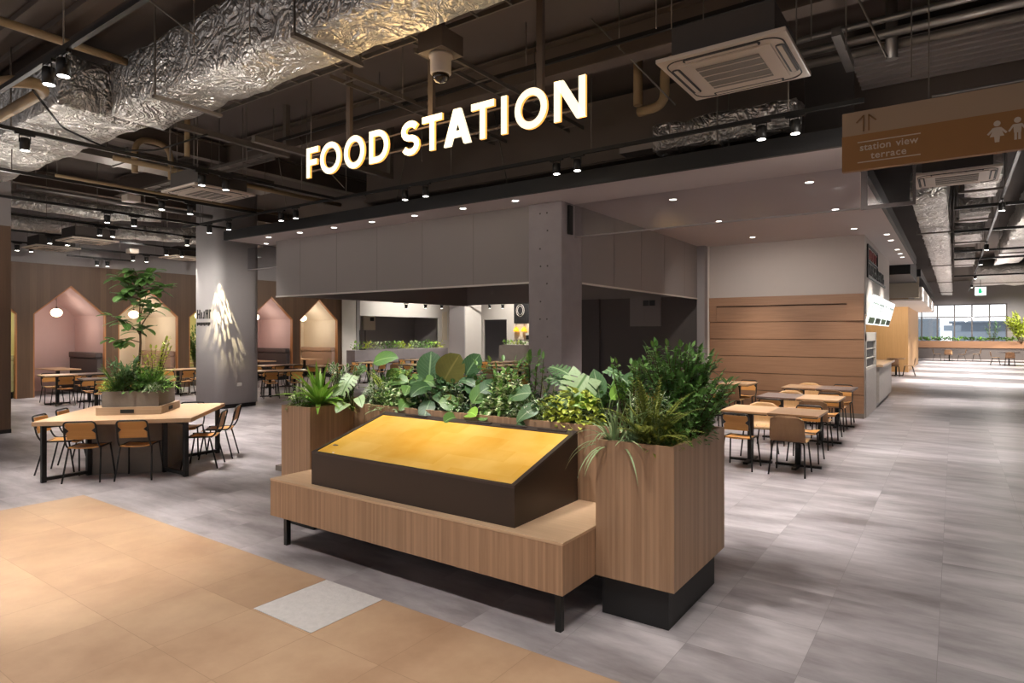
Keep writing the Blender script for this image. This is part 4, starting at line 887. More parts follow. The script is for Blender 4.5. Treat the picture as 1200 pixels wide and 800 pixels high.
# communal square table
t = thing('communal_table', 'big square light oak communal table with raised centre and black frames', 'table', (TCX,TCY,0), TROT)
h = .875
b = MB(); b.box(-h,h,-h,h,.690,.741,bev=.004); b.build('tabletop', M['table_oak'], t)
b = MB(); b.box(-.43,.43,-.43,.43,.0,.69); b.build('pedestal', M['trough'], t)
b = MB()
for q in ((-.385,.385,-.385,-.34),(-.385,.385,.34,.385),(-.385,-.34,-.34,.34),(.34,.385,-.34,.34)): b.box(*q,.741,.842)
co_ = b.build('collar', M['ash_h'], t)
for k in range(4):
    a = k*PI/2; m = Matrix.Rotation(a,4,'Z'); b = MB(); b.box(-.10,.06,-.389,-.384,.765,.812,m=m); b.build('socket_strip', M['plinth'], co_)
for k in range(4):
    m = Matrix.Rotation(PI/4+k*PI/2,4,'Z'); b = MB()
    b.box(1.09,1.14,-.025,.025,0,.69,m=m); b.box(.60,.65,-.025,.025,0,.69,m=m); b.box(.65,1.09,-.025,.025,.02,.06,m=m); b.box(.65,1.09,-.025,.025,.655,.69,m=m); b.build('leg_frame', M['black'], t)
t = thing('planter_trough', 'square grey fibre cement planter trough on the communal table', 'planter', (TCX,TCY,.741), TROT)
b = MB(); s = .335
for q in ((-s,s,-s,-s+.025),(-s,s,s-.025,s),(-s,-s+.025,-s+.025,s-.025),(s-.025,s,-s+.025,s-.025)): b.box(*q,.0,.30)
b.box(-s+.02,s-.02,-s+.02,s-.02,0,.03); b.build('trough_body', M['trough'], t)
b = MB(); b.box(-s+.026,s-.026,-s+.026,s-.026,.22,.265); b.build('soil', M['soil'], t)
e1 = Vector((math.cos(TROT), math.sin(TROT))); e2 = Vector((-e1.y, e1.x)); Tc = Vector((TCX,TCY))
for (a, c, n, lab) in ((-.33,-.69,0,'orange plywood framed chair at the front of the big square table, on the left'),(.236,-.69,0,'orange plywood framed chair at the front of the big square table, on the right'),
      (.825,-.16,1,'orange framed chair on the right side of the big square table, nearer one'),(.875,.48,1,'orange framed chair on the right side of the big square table, farther one'),
      (-.855,-.15,3,'orange framed chair tucked at the left side of the big square table, nearer one'),(-.875,.48,3,'orange framed chair tucked at the left side of the big square table, farther one'),
      (.38,.76,2,'framed chair behind the big square table, right of the trough'),(-.4,.76,2,'framed chair behind the big square table, hidden by the trough')):
    p = Tc+e1*a+e2*c; d = (e2, -e1, -e2, e1)[n]; chair('f', p.x, p.y, d.x, d.y, lab, 'chairs around the big square table')
# bistro tables
TB = {}
def bistro(top, sx, sy, x, y, label, group, rot=0.):
    key = (top,sx,sy)
    if key not in TB:
        t = thing('bistro_table', label, 'table'); 
        b = MB(); b.box(-sx/2,sx/2,-sy/2,sy/2,.712,.740,bev=.003); b.build('tabletop', M[top], t)
        b = MB(); b.box(-sx/2+.012,sx/2-.012,-sy/2+.012,sy/2-.012,.700,.712); b.build('edge_band', M['black'], t)
        b = MB(); b.box(-.035,.035,-.035,.035,.03,.70); b.build('pole', M['black'], t)
        b = MB(); f = min(.30,sy*.36); b.box(-f,f,-.03,.03,0,.03); b.box(-.03,.03,-f,-.03,0,.03); b.box(-.03,.03,.03,f,0,.03); b.build('base', M['black'], t)
        TB[key] = t
    return place(TB[key], (x,y,0), rot, label, group)
def pair(cx, cy_, sx, sy, tops, desc, kinds='fsfs', rot=0, gap=0., gl_='right seating', push=.0):
    """two tables side by side with two chairs on each long side: near-left, near-right, far-left, far-right"""
    m = Matrix.Rotation(rot,2)
    g = 'tables in the '+gl_; gc = 'chairs in the '+gl_
    for i, s in enumerate((-1,1)):
        p = Vector((cx,cy_))+m @ Vector((s*(sx/2+gap),0)); bistro(tops[i], sx, sy, p.x, p.y, ('left ' if i == 0 else 'right ')+{'table_oak':'light oak','table_walnut':'striped walnut','table_grey':'grey'}[tops[i]]+' bistro table of '+desc, g, rot)
    for i, (s, v, nm) in enumerate(((-1,-1,'near left'),(1,-1,'near right'),(-1,1,'far left'),(1,1,'far right'))):
        if kinds[i] == '-': continue
        p = Vector((cx,cy_))+m @ Vector((s*(sx/2+gap), v*(sy/2+.10-push))); d = m @ Vector((0,-v))
        chair(kinds[i], p.x, p.y, d.x, d.y, ('framed orange chair' if kinds[i] == 'f' else 'plywood shell chair')+', '+nm+' seat at '+desc, gc)
pair(-2.03,9.16,.62,.80,('table_oak','table_walnut'),'the nearest table pair right of the planter','fssf')
pair(-2.10,11.40,.62,.86,('table_grey','table_oak'),'the middle table pair before the wooden shutter','fssf')
pair(-2.16,13.55,.62,.88,('table_walnut','table_grey'),'the table pair closest to the wooden shutter','fssf')
pair(-4.06,13.75,.60,.86,('table_grey','table_oak'),'the corner table pair left of the shutter','fssf')
pair(-4.10,11.50,.60,.86,('table_oak','table_grey'),'the table pair behind the tall planter shrub','fssf')
# left seating in front of the alcoves
pair(-18.6,6.75,.70,.74,('table_oak','table_grey'),'the tables before the pink alcove','ffff',math.radians(85),gl_='left seating')
pair(-16.4,6.75,.64,.70,('table_grey','table_oak'),'the tables half hidden behind the table trough','ffff',math.radians(80),gl_='left seating')
pair(-18.6,9.75,.64,.70,('table_oak','table_oak'),'the tables before the left cream alcove','ffff',math.radians(85),gl_='left seating')
pair(-15.7,10.9,.66,.72,('table_oak','table_oak'),'the tables just right of the grey column','ffff',math.radians(60),gl_='left seating')
pair(-18.4,12.6,.66,.72,('table_oak','table_grey'),'the tables before the second green alcove','ffff',math.radians(85),gl_='left seating')
pair(-16.6,13.4,.66,.72,('table_walnut','table_oak'),'the tables before the fourth alcove','ffff',math.radians(85),gl_='left seating')
# middle and back seating seen through the hall
bk_ = [(-17.3,15.9,'the far table pair left of the back planter'),(-14.9,15.5,'the far table pair before the back planter'),(-12.2,17.0,'the far table pair beside the back column'),(-11.3,19.6,'the rearmost table pair by the dark planter'),(-13.6,18.9,'the table pair next to the far column'),(-12.5,13.6,'the middle hall table pair'),(-9.4,12.6,'the table pair behind the big round leaves'),(-10.6,15.0,'the table pair under the back lintel'),(-17.6,18.6,'the table pair near the back shop counter')]
for i, (x, y, d) in enumerate(bk_): pair(x,y,.64,.72,(('table_oak','table_walnut'),('table_walnut','table_oak'))[i%2],d,('ffff','sfff','fsff')[i%3],math.radians(0 if i%2 else 90),gl_='back seating')
# alcove tables
for i, (y0, y1) in enumerate(AY):
    t = thing('alcove_table', 'light oak table inside the %s alcove, %s alcove from the left' % (anames[i], aord[i]), 'table', (-21.9,(y0+y1)/2,0), 0, 'alcove tables')
    b = MB(); b.box(-.75,.75,-.34,.34,.71,.74,bev=.004); b.build('tabletop', M['table_oak'], t)
    b = MB(); b.box(-.04,.04,-.04,.04,.02,.71); b.build('pole', M['black'], t)
    b = MB(); b.box(-.3,.3,-.2,.2,0,.02); b.build('base', M['black'], t)
# back planters
t = thing('planter_box', 'long grey planter box full of shrubs before the first back shop', 'planter', (-19.7,19.6,0))
b = MB(); b.box(-.25,.25,-2.8,2.8,0,1.1); b.build('planter_body', M['concrete'], t)
t = thing('planter_box', 'dark grey planter box with shrubs beside the concrete column', 'planter', (-14.5,21.5,0))
b = MB(); b.box(-1.1,1.1,-.28,.28,0,1.3); b.build('planter_body', M['trough'], t)
t = thing('planter_box', 'long wooden planter under the far corridor window', 'planter', (1.5,53.1,0))
b = MB(); b.box(-3.7,3.9,-.3,.3,.78,1.25); b.build('wood_band', M['shutterwood'], t)
b = MB(); b.box(-3.7,3.9,-.26,.26,0,.78); b.build('dark_front', M['darkwall'], t)
# corridor end tables
bistro('table_grey',.9,.9,-.25,49.5,'square table standing alone before the far window','corridor tables')
bistro('table_grey',.9,.9,2.5,44.5,'square table at the far right edge of the corridor','corridor tables')
bistro('table_oak',.64,.72,-2.0,31.0,'oak table beside the pale warm oak wall','corridor tables')
for x, y, dx, dy, d in ((-.9,49.4,1,0,'left of the lone table before the far window'),(.4,49.5,-1,0,'right of the lone table before the far window'),(-.3,48.8,0,1,'in front of the lone table before the far window'),(1.2,50.6,-1,0,'standing free under the far window'),
     (1.9,44.4,1,0,'left of the table at the far right edge'),(2.5,43.8,0,1,'in front of the table at the far right edge'),(-2.05,30.4,0,1,'in front of the oak table by the warm oak wall'),(-1.55,31.1,-1,0,'right of the oak table by the warm oak wall')):
    chair('s', x, y, dx, dy, 'small far shell chair '+d, 'corridor chairs')

# ------------------------------------------------------------------ lit sign letters
def xz(y0): return lambda a, c, h: (a, y0+h, c)
t = thing('illuminated_sign', 'glowing warm white FOOD STATION letters hung from the ceiling', 'sign', (0,0,0))
LET = [('F',-6.968,-6.723),('O',-6.689,-6.289),('O',-6.224,-5.85),('D',-5.767,-5.438),('S',-5.228,-4.945),('T',-4.899,-4.6),('A',-4.575,-4.203),('T',-4.191,-3.886),('I',-3.81,-3.713),('O',-3.628,-3.243),('N',-3.165,-2.82)]
zb, zt = 3.832, 4.222; Wd = .073; LY = 5.2
for ch, a, c in LET:
    b = MB(); b.two = True; fr = xz(LY); hw = Wd/2; mid = (a+c)/2; zm = (zb+zt)/2
    if ch == 'F': st = [([(a+hw,zb),(a+hw,zt)],0),([(a+Wd,zt-hw),(c,zt-hw)],0),([(a+Wd,zm+.0),(c-.03,zm+.0)],0)]
    elif ch == 'O': st = [([(mid+((c-a)/2-hw)*math.cos(q*PI/16),zm+((zt-zb)/2-hw+.008)*math.sin(q*PI/16)) for q in range(32)],1)]
    elif ch == 'D':
        rr = (zt-zb)/2-hw; x1 = c-hw-rr*.95; st = [([(a+hw,zb),(a+hw,zt)],0),([(a+Wd,zt-hw),(x1,zt-hw)]+[(x1+rr*.95*math.sin(q*PI/14),zm+rr*math.cos(q*PI/14)) for q in range(1,14)]+[(x1,zb+hw),(a+Wd,zb+hw)],0)]
    elif ch == 'S':
        rx = (c-a)/2-hw; r1 = (zt-zb)/4-hw/2+.002; pts = [(mid+rx*math.cos(q),zm+r1+r1*math.sin(q)) for q in [math.radians(v) for v in (25,50,75,100,125,150,175,200,225,250,270)]]
        pts += [(mid+rx*math.cos(q),zm-r1+r1*math.sin(q)) for q in [math.radians(v) for v in (70,45,20,-5,-30,-55,-80,-105,-130,-155)]]; st = [(pts,0)]
    elif ch == 'T': st = [([(a,zt-hw),(c,zt-hw)],0),([(mid,zb),(mid,zt-Wd)],0)]
    elif ch == 'I': st = [([(mid,zb),(mid,zt)],0)]
    elif ch == 'N': st = [([(a+hw,zb),(a+hw,zt)],0),([(c-hw,zb),(c-hw,zt)],0)]
    else: st = []
    if ch == 'A':
        b.prism([(a,zb),(a+.093,zb),(mid,zt-.13),(c-.093,zb),(c,zb),(mid+.05,zt),(mid-.05,zt)],0,.03,fr,0); b.prism([(a+.10,zb+.085),(c-.10,zb+.085),(c-.13,zb+.15),(a+.13,zb+.15)],0,.03,fr,0)
    if ch == 'N': b.prism([(a,zt),(a+.10,zt),(c,zb),(c-.10,zb)],0,.03,fr,0)
    for path, cl in st: b.ribbon(path, Wd, fr, 0, .03, 0, bool(cl))
    b.build('letter', [M['letter'], M['letter_side']], t, recalc=False)
for x in (-6.22,-4.83,-3.37):
    b = MB(); b.box(x-.035,x+.035,LY+.06,LY+.11,zt-.02,5.45); b.build('hanging_post', M['beam'], t)
for z in (3.93,4.13):
    b = MB(); b.box(-6.95,-2.84,LY+.052,LY+.07,z-.008,z+.008); b.build('rail', M['beam'], t)
# ------------------------------------------------------------------ hanging direction sign
SY = 6.2
t = thing('direction_sign', 'hanging taupe and ochre board pointing up to station view terrace', 'sign', (0,0,0))
b = MB(); b.box(-.805,1.05,SY,SY+.06,3.52,3.725); b.build('upper_panel', M['signtop'], t)
b = MB(); b.box(-.807,1.05,SY-.004,SY+.064,3.215,3.52); b.build('lower_panel', M['signbrown'], t)
mx_ = lambda x, z: Matrix.Translation((x,SY-.007,z)) @ Matrix.Rotation(PI/2,4,'X')
text_mesh('lettering','station',.082,M['signtext'],t,mx_(-.552,3.378),.002,.0009,1.04)
text_mesh('lettering','view',.082,M['signtext'],t,mx_(-.322,3.378),.002,.0009,1.04)
text_mesh('lettering','terrace',.082,M['signtext'],t,mx_(-.455,3.300),.002,.0009,1.08)
for z in (3.452,3.278):
    b = MB(); b.box(-.686,-.226,SY-.009,SY-.005,z-.004,z+.004); b.build('line', M['signtext'], t)
b = MB(); fr = xz(SY-.004)
for x, s in ((-.64,-1),(-.60,1)):
    b.ribbon([(x,3.545),(x,3.685)],.012,fr,-.004,0); b.ribbon([(x,3.68),(x+s*.055,3.625)],.012,fr,-.004,0)
b.build('arrow', M['signarrow'], t)
fr = xz(SY-.005)
b = MB(); gx = .275
b.prism([(gx+.022*math.cos(q*PI/8),3.435+.022*math.sin(q*PI/8)) for q in range(16)],-.004,0,fr); b.prism([(gx-.02,3.405),(gx+.02,3.405),(gx+.045,3.335),(gx-.045,3.335)],-.004,0,fr)
b.prism([(gx-.018,3.335),(gx+.018,3.335),(gx+.014,3.29),(gx-.014,3.29)],-.004,0,fr); b.ribbon([(gx-.02,3.40),(gx-.058,3.355)],.014,fr,-.004,0); b.ribbon([(gx+.02,3.40),(gx+.058,3.355)],.014,fr,-.004,0); b.build('girl_icon', M['signtext'], t)
b = MB(); gx = .40
b.prism([(gx+.022*math.cos(q*PI/8),3.44+.022*math.sin(q*PI/8)) for q in range(16)],-.004,0,fr); b.prism([(gx-.026,3.41),(gx+.026,3.41),(gx+.022,3.345),(gx-.022,3.345)],-.004,0,fr)
for s in (-1,1): b.ribbon([(gx+s*.012,3.35),(gx+s*.012,3.29)],.016,fr,-.004,0); b.ribbon([(gx+s*.024,3.405),(gx+s*.052,3.36)],.013,fr,-.004,0)
b.build('boy_icon', M['signtext'], t)
for x in (-.17,.62):
    b = MB(); b.tube([(x,SY+.03,3.725),(x,SY+.03,5.45)],.006,6); b.build('hanging_rod', M['rod'], t)
b = MB(); b.tube([(-.15,SY+.03,3.745),(1.0,SY+.03,3.745)],.016,8); b.build('top_rail', M['steel'], t)
# ------------------------------------------------------------------ dome camera
t = thing('dome_camera', 'beige ceiling dome camera with smoked glass beside the foil duct', 'camera', (-4.21,4.74,4.30))
b = MB(); b.lathe([(.001,.0),(.05,.012),(.08,.045),(.088,.085)],(0,0,0),20); b.build('dome', M['dome'], t)
b = MB(); b.lathe([(.092,.085),(.105,.10),(.105,.25),(.12,.26),(.12,.285)],(0,0,0),24); b.build('housing', M['cass'], t)
b = MB(); b.box(-.16,.16,-.16,.16,.285,.48,bev=.004); b.build('mount_box', M['beam'], t)
b = MB(); b.box(-.03,.03,-.03,.03,.48,1.15); b.build('pole', M['beam'], t)
# ------------------------------------------------------------------ ceiling cassettes
CP = None
def cassette(x, y, z, label, s=1.0):
    global CP
    if CP is None:
        CP = thing('air_conditioner', label, 'air conditioner', (0,0,0), 0, 'ceiling air conditioners')
        b = MB(); b.box(-.5,.5,-.5,.5,0,.035,bev=.012); b.box(-.36,.36,-.36,.36,-.014,.0,bev=.006); b.build('panel', M['cass'], CP)
        b = MB(); b.box(-.40,.40,-.40,.40,.035,.30); b.build('unit_body', M['unit'], CP)
        b = MB(); rp = rounded(-.452,.452,-.452,.452,.12,6); b.tube([(p[0],p[1],-.001) for p in rp],.006,5,closed=True); b.build('groove', M['cassdark'], CP)
        b = MB(); b.box(-.25,.25,-.25,.25,-.020,-.014); g = b.build('grille', M['grille'], CP)
        for k in range(4):
            bb = MB(); yk = -.2+k*.13; bb.box(-.25,.25,yk,yk+.012,-.024,-.020); bb.build('bar', M['cass'], g)
        for k in range(4):
            b = MB(); b.tube([((-.4,.4,.4,-.4)[k],(-.4,-.4,.4,.4)[k],.3),((-.4,.4,.4,-.4)[k],(-.4,-.4,.4,.4)[k],1.45)],.006,5); b.build('hanging_rod', M['rod'], CP)
        for k in range(4):
            m = Matrix.Rotation(k*PI/2,4,'Z'); b = MB(); b.prism(rounded(-.30,.30,.375,.445,.034,4),-.006,.0,lambda p,q,h: m @ Vector((p,q,h))); sl_ = b.build('louvre_slot', M['cassdark'], CP)
            b = MB(); b.box(-.28,.28,.392,.425,-.012,-.006,m=m); b.build('louvre', M['cass'], sl_)
    return place(CP, (x,y,z), 0, label, 'ceiling air conditioners')
cassette(-1.5,5.38,4.0,'large off-white ceiling air conditioner right of the glowing letters')
cassette(-9.68,5.39,4.0,'ceiling air conditioner above the communal table, left of the letters')
cassette(.03,10.97,4.0,'ceiling air conditioner behind the station view sign')
cassette(-19.3,6.5,4.0,'ceiling air conditioner farthest left near the wooden wall')
cassette(-17.1,6.5,4.0,'ceiling air conditioner between the two leftmost spotlight tracks')
cassette(-18.6,9.6,4.0,'small far ceiling air conditioner near the grey column')
# ------------------------------------------------------------------ lighting tracks and spots
TZ_ = 4.15
TRK = 0
def track(p, q, label, z=TZ_, hang=True):
    t = thing('lighting_track', label, 'track', (0,0,0), 0, 'lighting tracks'); p, q = Vector(p), Vector(q); d = (q-p).normalized(); n = Vector((-d.y,d.x))*.02
    b = MB(); b.prism([p+n,q+n,q-n,p-n],z,z+.045,lambda a,c,h:(a,c,h)); b.build('rail', M['black'], t)
    k = max(1,int((q-p).length/2.6))
    for i in range(k+1):
        c = p.lerp(q,(i+.3)/(k+.6)); b = MB(); b.tube([(c.x,c.y,z+.045),(c.x,c.y,5.45)],.006,5); b.build('hanging_rod', M['rod'], t)
    return t
SPF = None; OR2 = ['left','right']
def fixture(x, y, zl, label, group, W=0, rot=0, size=62, s=1.0):
    global SPF
    if SPF is None:
        SPF = thing('track_spotlight', label, 'spotlight', (0,0,0), 0, group)
        b = MB(); b.lathe([(.044,0),(.052,0),(.052,.135),(.046,.145),(.001,.145)],(0,0,0),20); b.build('housing', M['black'], SPF)
        b = MB(); b.lathe([(.001,-.002),(.044,-.002)],(0,0,0),20); b.build('lens', M['lens'], SPF)
        b = MB(); b.tube([(-.056,0,.09),(-.056,0,.172),(0,0,.178),(.056,0,.172),(.056,0,.09)],.006,6); b.build('yoke', M['black'], SPF)
        b = MB(); b.box(-.10,.10,-.018,.018,.178,.206); b.build('adapter', M['black'], SPF)
    o = place(SPF, (x,y,zl), rot, label, group)
    if W: spot((x,y,zl-.01),(x+.001,y,0),W,size,.9,rad=.06)
    return o
track((-14.2,7.3),(-.75,7.3),'long black lighting track running in front of the black canopy fascia')
mains = [(-13.1,'first'),(-12.35,'second'),(-10.55,'third'),(-10.1,'fourth'),(-7.25,'fifth'),(-6.8,'sixth'),(-4.40,'seventh'),(-4.08,'eighth'),(-1.75,'ninth'),(-1.40,'tenth')]
for x, o in mains: fixture(x,7.3,3.95,'black spotlight, %s from the left on the track before the canopy fascia' % o,'fascia track spotlights',230,0)
track((-9.6,2.14),(-2.6,2.14),'black lighting track crossing the top left corner in front of the duct')
for x, o in ((-6.41,'left'),(-6.10,'right')): fixture(x,2.14,3.95,'large lit spotlight, %s one of the pair at the top left corner' % o,'top left spotlights',330,0)
LT = [('Ta',-8.96,1.6,7.25,'nearest left lighting track ending by the letters',[(2.75,'single near spotlight'),(4.88,'left spotlight of the pair'),(5.25,'right spotlight of the pair')],330),
      ('Tb',-11.3,2.4,7.25,'second left lighting track passing below the air conditioner',[(5.44,'left spotlight of the pair'),(5.94,'right spotlight of the pair')],320),
      ('Tc',-13.5,2.6,8.0,'third left lighting track',[(5.47,'left spotlight of the pair'),(5.96,'right spotlight of the pair')],300),
      ('Td',-15.4,4.2,9.0,'fourth left lighting track reaching the grey column',[(6.09,'first spotlight'),(6.35,'second spotlight'),(8.02,'third spotlight'),(8.72,'fourth spotlight')],200),
      ('Te',-17.8,4.2,11.6,'fifth left lighting track behind the column',[(5.96,'first spotlight'),(6.33,'second spotlight'),(8.70,'third spotlight'),(9.12,'fourth spotlight'),(11.15,'fifth spotlight')],200),
      ('Tf',-20.0,4.2,12.4,'last left lighting track along the wooden wall',[(5.97,'first spotlight'),(6.28,'second spotlight'),(8.80,'third spotlight'),(9.18,'fourth spotlight'),(11.1,'fifth spotlight')],170)]
for nm, x, y0, y1, d, sp, W in LT:
    track((x,y0),(x,y1),'black '+d)
    for y, o in sp: fixture(x,y,3.95,o+' on the '+d,'left track spotlights',W,PI/2)
track((-20.3,7.2),(-20.3,8.9),'short low black lighting track close to the top of the wooden wall',3.95)
for y, o in ((7.96,'left'),(8.23,'right')): fixture(-20.3,y,3.75,o+' low spotlight on the short track near the wooden wall','left track spotlights',120,PI/2)
track((.69,9.4),(.69,44),'black lighting track running down the right corridor')
for y, o in ((14.0,'nearest'),(20.4,'second'),(24.7,'third'),(31,'fourth'),(37,'fifth')): fixture(.69,y,3.95,o+' spotlight along the corridor track','corridor spotlights',240,PI/2)
track((-17.5,17.0),(-13.7,19.7),'far black lighting track hanging before the back shops',2.95)
for (x, y), o in zip(((-17.1,17.28),(-16.5,17.71),(-16.0,18.07),(-14.5,19.13),(-14.1,19.42)),('leftmost','second','middle','fourth','rightmost')): fixture(x,y,2.74,o+' small spotlight on the far track before the back shops','far track spotlights',0,PI/5)
track((-9.8,6.13),(-.9,6.13),'high black rail passing behind the lettered sign',4.88)
# ------------------------------------------------------------------ recessed downlights
DL = None
def down(x, y, label, W=0, grp='canopy downlights'):
    global DL
    if DL is None:
        DL = thing('downlight', label, 'downlight', (0,0,0), 0, grp)
        b = MB(); b.lathe([(.052,.0),(.064,-.006),(.066,0)],(0,0,0),20); b.build('trim_ring', M['canopy'], DL)
        b = MB(); b.lathe([(.001,-.002),(.052,-.002)],(0,0,0),20); b.build('lens', M['dlens'], DL)
    place(DL, (x,y,ZC-.001), 0, label, grp)
    if W: spot((x,y,ZC-.02),(x,y,0),W,75,.8,rad=.05)
on = ['first','second','third','fourth','fifth','sixth','seventh','eighth']
for i, x in enumerate((-12.08,-11.0,-9.93,-8.85,-7.765,-6.66,-5.60)): down(x,8.05,'small downlight, %s from the left along the canopy front edge' % on[i],0)
down(-13.0,8.6,'small downlight at the left end of the canopy, behind the front row')
for j, y in enumerate((9.38,11.69,14.06)):
    for x, s in ((-3.555,'left'),(-1.62,'right')): down(x,y,'%s downlight of the %s row in the ceiling before the shutter' % (s,('front','middle','back')[j]),210)
for i, y in enumerate((15.26,16.3,18.2,19.2,20.1)): down(-1.15,y,'tiny downlight, %s along the corridor edge of the canopy beyond the shutter' % on[i],40 if i%2 else 0)
# ------------------------------------------------------------------ ducts, pipes, beams
def crumple(name, x0, x1, y0, y1, z0, z1, mat, label, cat='duct', n=.16, amp=.03, sag=.03):
    b = MB(); 
    nx, ny, nz = [max(1,int(round(v/n))) for v in (x1-x0,y1-y0,z1-z0)]
    def face(f, na, nb):
        V = []
        for i in range(na+1):
            row = []
            for j in range(nb+1):
                p = Vector(f(i/na,j/nb)); q = noise.noise_vector(p*3.1)*amp+noise.noise_vector(p*9)*amp*.5
                if abs(p.z-z0) < .001: q.z -= sag*abs(math.sin(p.x*2.6+p.y*1.3))
                row.append(b.bm.verts.new(p+q))
            V.append(row)
        for i in range(na):
            for j in range(nb): b.face([V[i][j],V[i+1][j],V[i+1][j+1],V[i][j+1]],0,smooth=True)
    lx, ly, lz = x1-x0, y1-y0, z1-z0
    face(lambda s,t_:(x0+lx*s,y0+ly*t_,z0),nx,ny); face(lambda s,t_:(x0+lx*s,y0+ly*t_,z1),nx,ny)
    face(lambda s,t_:(x0+lx*s,y0,z0+lz*t_),nx,nz); face(lambda s,t_:(x0+lx*s,y1,z0+lz*t_),nx,nz)
    face(lambda s,t_:(x0,y0+ly*s,z0+lz*t_),ny,nz); face(lambda s,t_:(x1,y0+ly*s,z0+lz*t_),ny,nz)
    bmesh.ops.remove_doubles(b.bm, verts=b.bm.verts[:], dist=.0005)
    o = tag(b.build(name, mat), label, cat); k = max(1,int(max(lx,ly)/(2.2 if lx > ly else 9)))
    for i in range(k):
        f = (i+.5)/k; b = MB()
        if lx > ly:
            x = x0+lx*f; b.box(x-.03,x+.03,y0-.09,y1+.09,z0-amp-sag-.035,z0-amp-sag)
            for y in (y0-.07,y1+.07): b.box(x-.008,x+.008,y-.008,y+.008,z0-amp-sag,5.45)
        else:
            y = y0+ly*f; b.box(x0-.09,x1+.09,y-.03,y+.03,z0-amp-sag-.035,z0-amp-sag)
            for x in (x0-.07,x1+.07): b.box(x-.008,x+.008,y-.008,y+.008,z0-amp-sag,5.45)
        b.build('hanger_strap', M['rod'], o)
    return o
crumple('foil_duct',-8.5,1.5,3.49,4.10,4.50,5.12,M['foil'],'large foil-wrapped rectangular duct crossing above the lettered sign',n=.13)
crumple('foil_duct',-13.8,-8.55,2.95,3.92,4.50,5.1,M['foil'],'wide foil-wrapped duct at the upper left, joining the large duct',n=.16)
crumple('foil_duct',-.66,-.10,13.7,50,4.30,4.75,M['foil'],'long foil duct running down the right corridor beside the canopy',n=.22,amp=.04)
crumple('foil_duct',.15,.62,12.2,14.2,4.28,4.6,M['foil_dim'],'short pinkish foil duct behind the corridor air conditioner',n=.2)
crumple('foil_duct',1.25,1.95,11,30,4.42,4.9,M['foil'],'foil duct on the right side of the corridor track',n=.26,amp=.05)
crumple('foil_duct',.1,.6,16,17.4,4.30,4.6,M['foil_dim'],'small foil duct section above the corridor, second from the front',n=.2)
crumple('foil_duct',.02,.60,20,22,4.35,4.8,M['foil_dim'],'crosswise foil duct above the corridor, nearer one',n=.25,amp=.05)
crumple('foil_duct',.02,.60,27,30,4.4,4.8,M['foil'],'crosswise foil duct above the corridor, farther one',n=.3,amp=.06)
crumple('foil_duct',.85,4.5,36,44,4.45,4.8,M['foil'],'wide foil duct near the end of the corridor ceiling',n=.45,amp=.08)
crumple('foil_duct',-3.3,-1.5,7.9,8.25,4.25,4.55,M['foil_dim'],'short crumpled foil duct end just above the canopy fascia',n=.12,amp=.05)
def rduct(pts, r, mat, label, seg=14):
    b = MB(); P = [Vector(p) for p in pts]; out = []
    for i in range(len(P)-1):
        k = max(2,int((P[i+1]-P[i]).length/.14))
        for j in range(k): out.append(P[i].lerp(P[i+1],j/k)+noise.noise_vector(P[i].lerp(P[i+1],j/k)*4)*.02)
    out.append(P[-1]); b.tube(out,r,seg)
    for v in b.bm.verts: v.co += noise.noise_vector(v.co*8)*.02
    for q in (P[0].lerp(P[1],.3),P[-2].lerp(P[-1],.7)): b.box(q.x-.01,q.x+.01,q.y-.01,q.y+.01,q.z+r*.8,5.45)
    return tag(b.build('flexible_duct', mat), label, 'duct')
rduct([(-16.2,4.0,4.62),(-15.9,6.4,4.55),(-15.4,7.4,4.6)],.17,M['foil'],'round flexible foil duct at the far left above the third track')
rduct([(-18.6,4.4,4.5),(-18.4,7.2,4.5),(-17.6,9.4,4.55)],.2,M['foil'],'round flexible foil duct at the far left above the fifth track')
rduct([(-17.2,9.0,4.4),(-16.2,10.6,4.4)],.16,M['foil_dim'],'short flexible foil duct near the top of the grey column')
b = MB(); b.box(-12.6,-12.1,4.0,8.2,4.86,5.1); b.box(-12.64,-12.06,5.2,5.24,4.84,5.12); tag(b.build('metal_duct', M['steel']), 'narrow shiny metal duct beside the air conditioner at left', 'duct')
b = MB(); b.box(-9.5,-1.7,8.5,9.5,4.35,5.3)
b.box(-9.52,-1.68,8.46,8.5,4.36,4.42)
tag(b.build('metal_duct', M['beam']), 'huge dark rectangular duct above the canopy behind the letters', 'duct')
b = MB(); b.box(-3.9,-1.7,8.2,8.45,4.35,4.5); tag(b.build('metal_duct', M['lintel']), 'pale flat duct edge above the canopy right of the letters', 'duct')
b = MB(); b.box(-1.1,6.8,9.6,9.7,4.15,5.45); struct('wall_bulkhead', b, M['beam'])
b = MB(); b.box(-1.0,5,8.3,9.55,5.05,5.12)
for k in range(7): b.box(-1.0,5,8.4+k*.17,8.46+k*.17,5.01,5.05)
tag(b.build('metal_deck_panel', M['lintel']), 'pale ribbed deck panel at the upper right behind the pipes', 'panel')
def beam(x0, x1, y0, y1, z, label, h=.3, w=.16):
    b = MB(); lx = x1-x0 > y1-y0
    if lx: b.box(x0,x1,y0-w/2,y0+w/2,z,z+.02); b.box(x0,x1,y0-.01,y0+.01,z+.02,z+h-.02); b.box(x0,x1,y0-w/2,y0+w/2,z+h-.02,z+h)
    else: b.box(x0-w/2,x0+w/2,y0,y1,z,z+.02); b.box(x0-.01,x0+.01,y0,y1,z+.02,z+h-.02); b.box(x0-w/2,x0+w/2,y0,y1,z+h-.02,z+h)
    tag(b.build('steel_beam', M['beam']), label, 'beam')
beam(-16,3,6.75,6.75,4.98,'long brown steel beam behind the glowing letters',.42,.24)
beam(-11.5,-11.3,-1,12,5.05,'brown steel beam crossing the left ceiling above the second track',.35,.2)
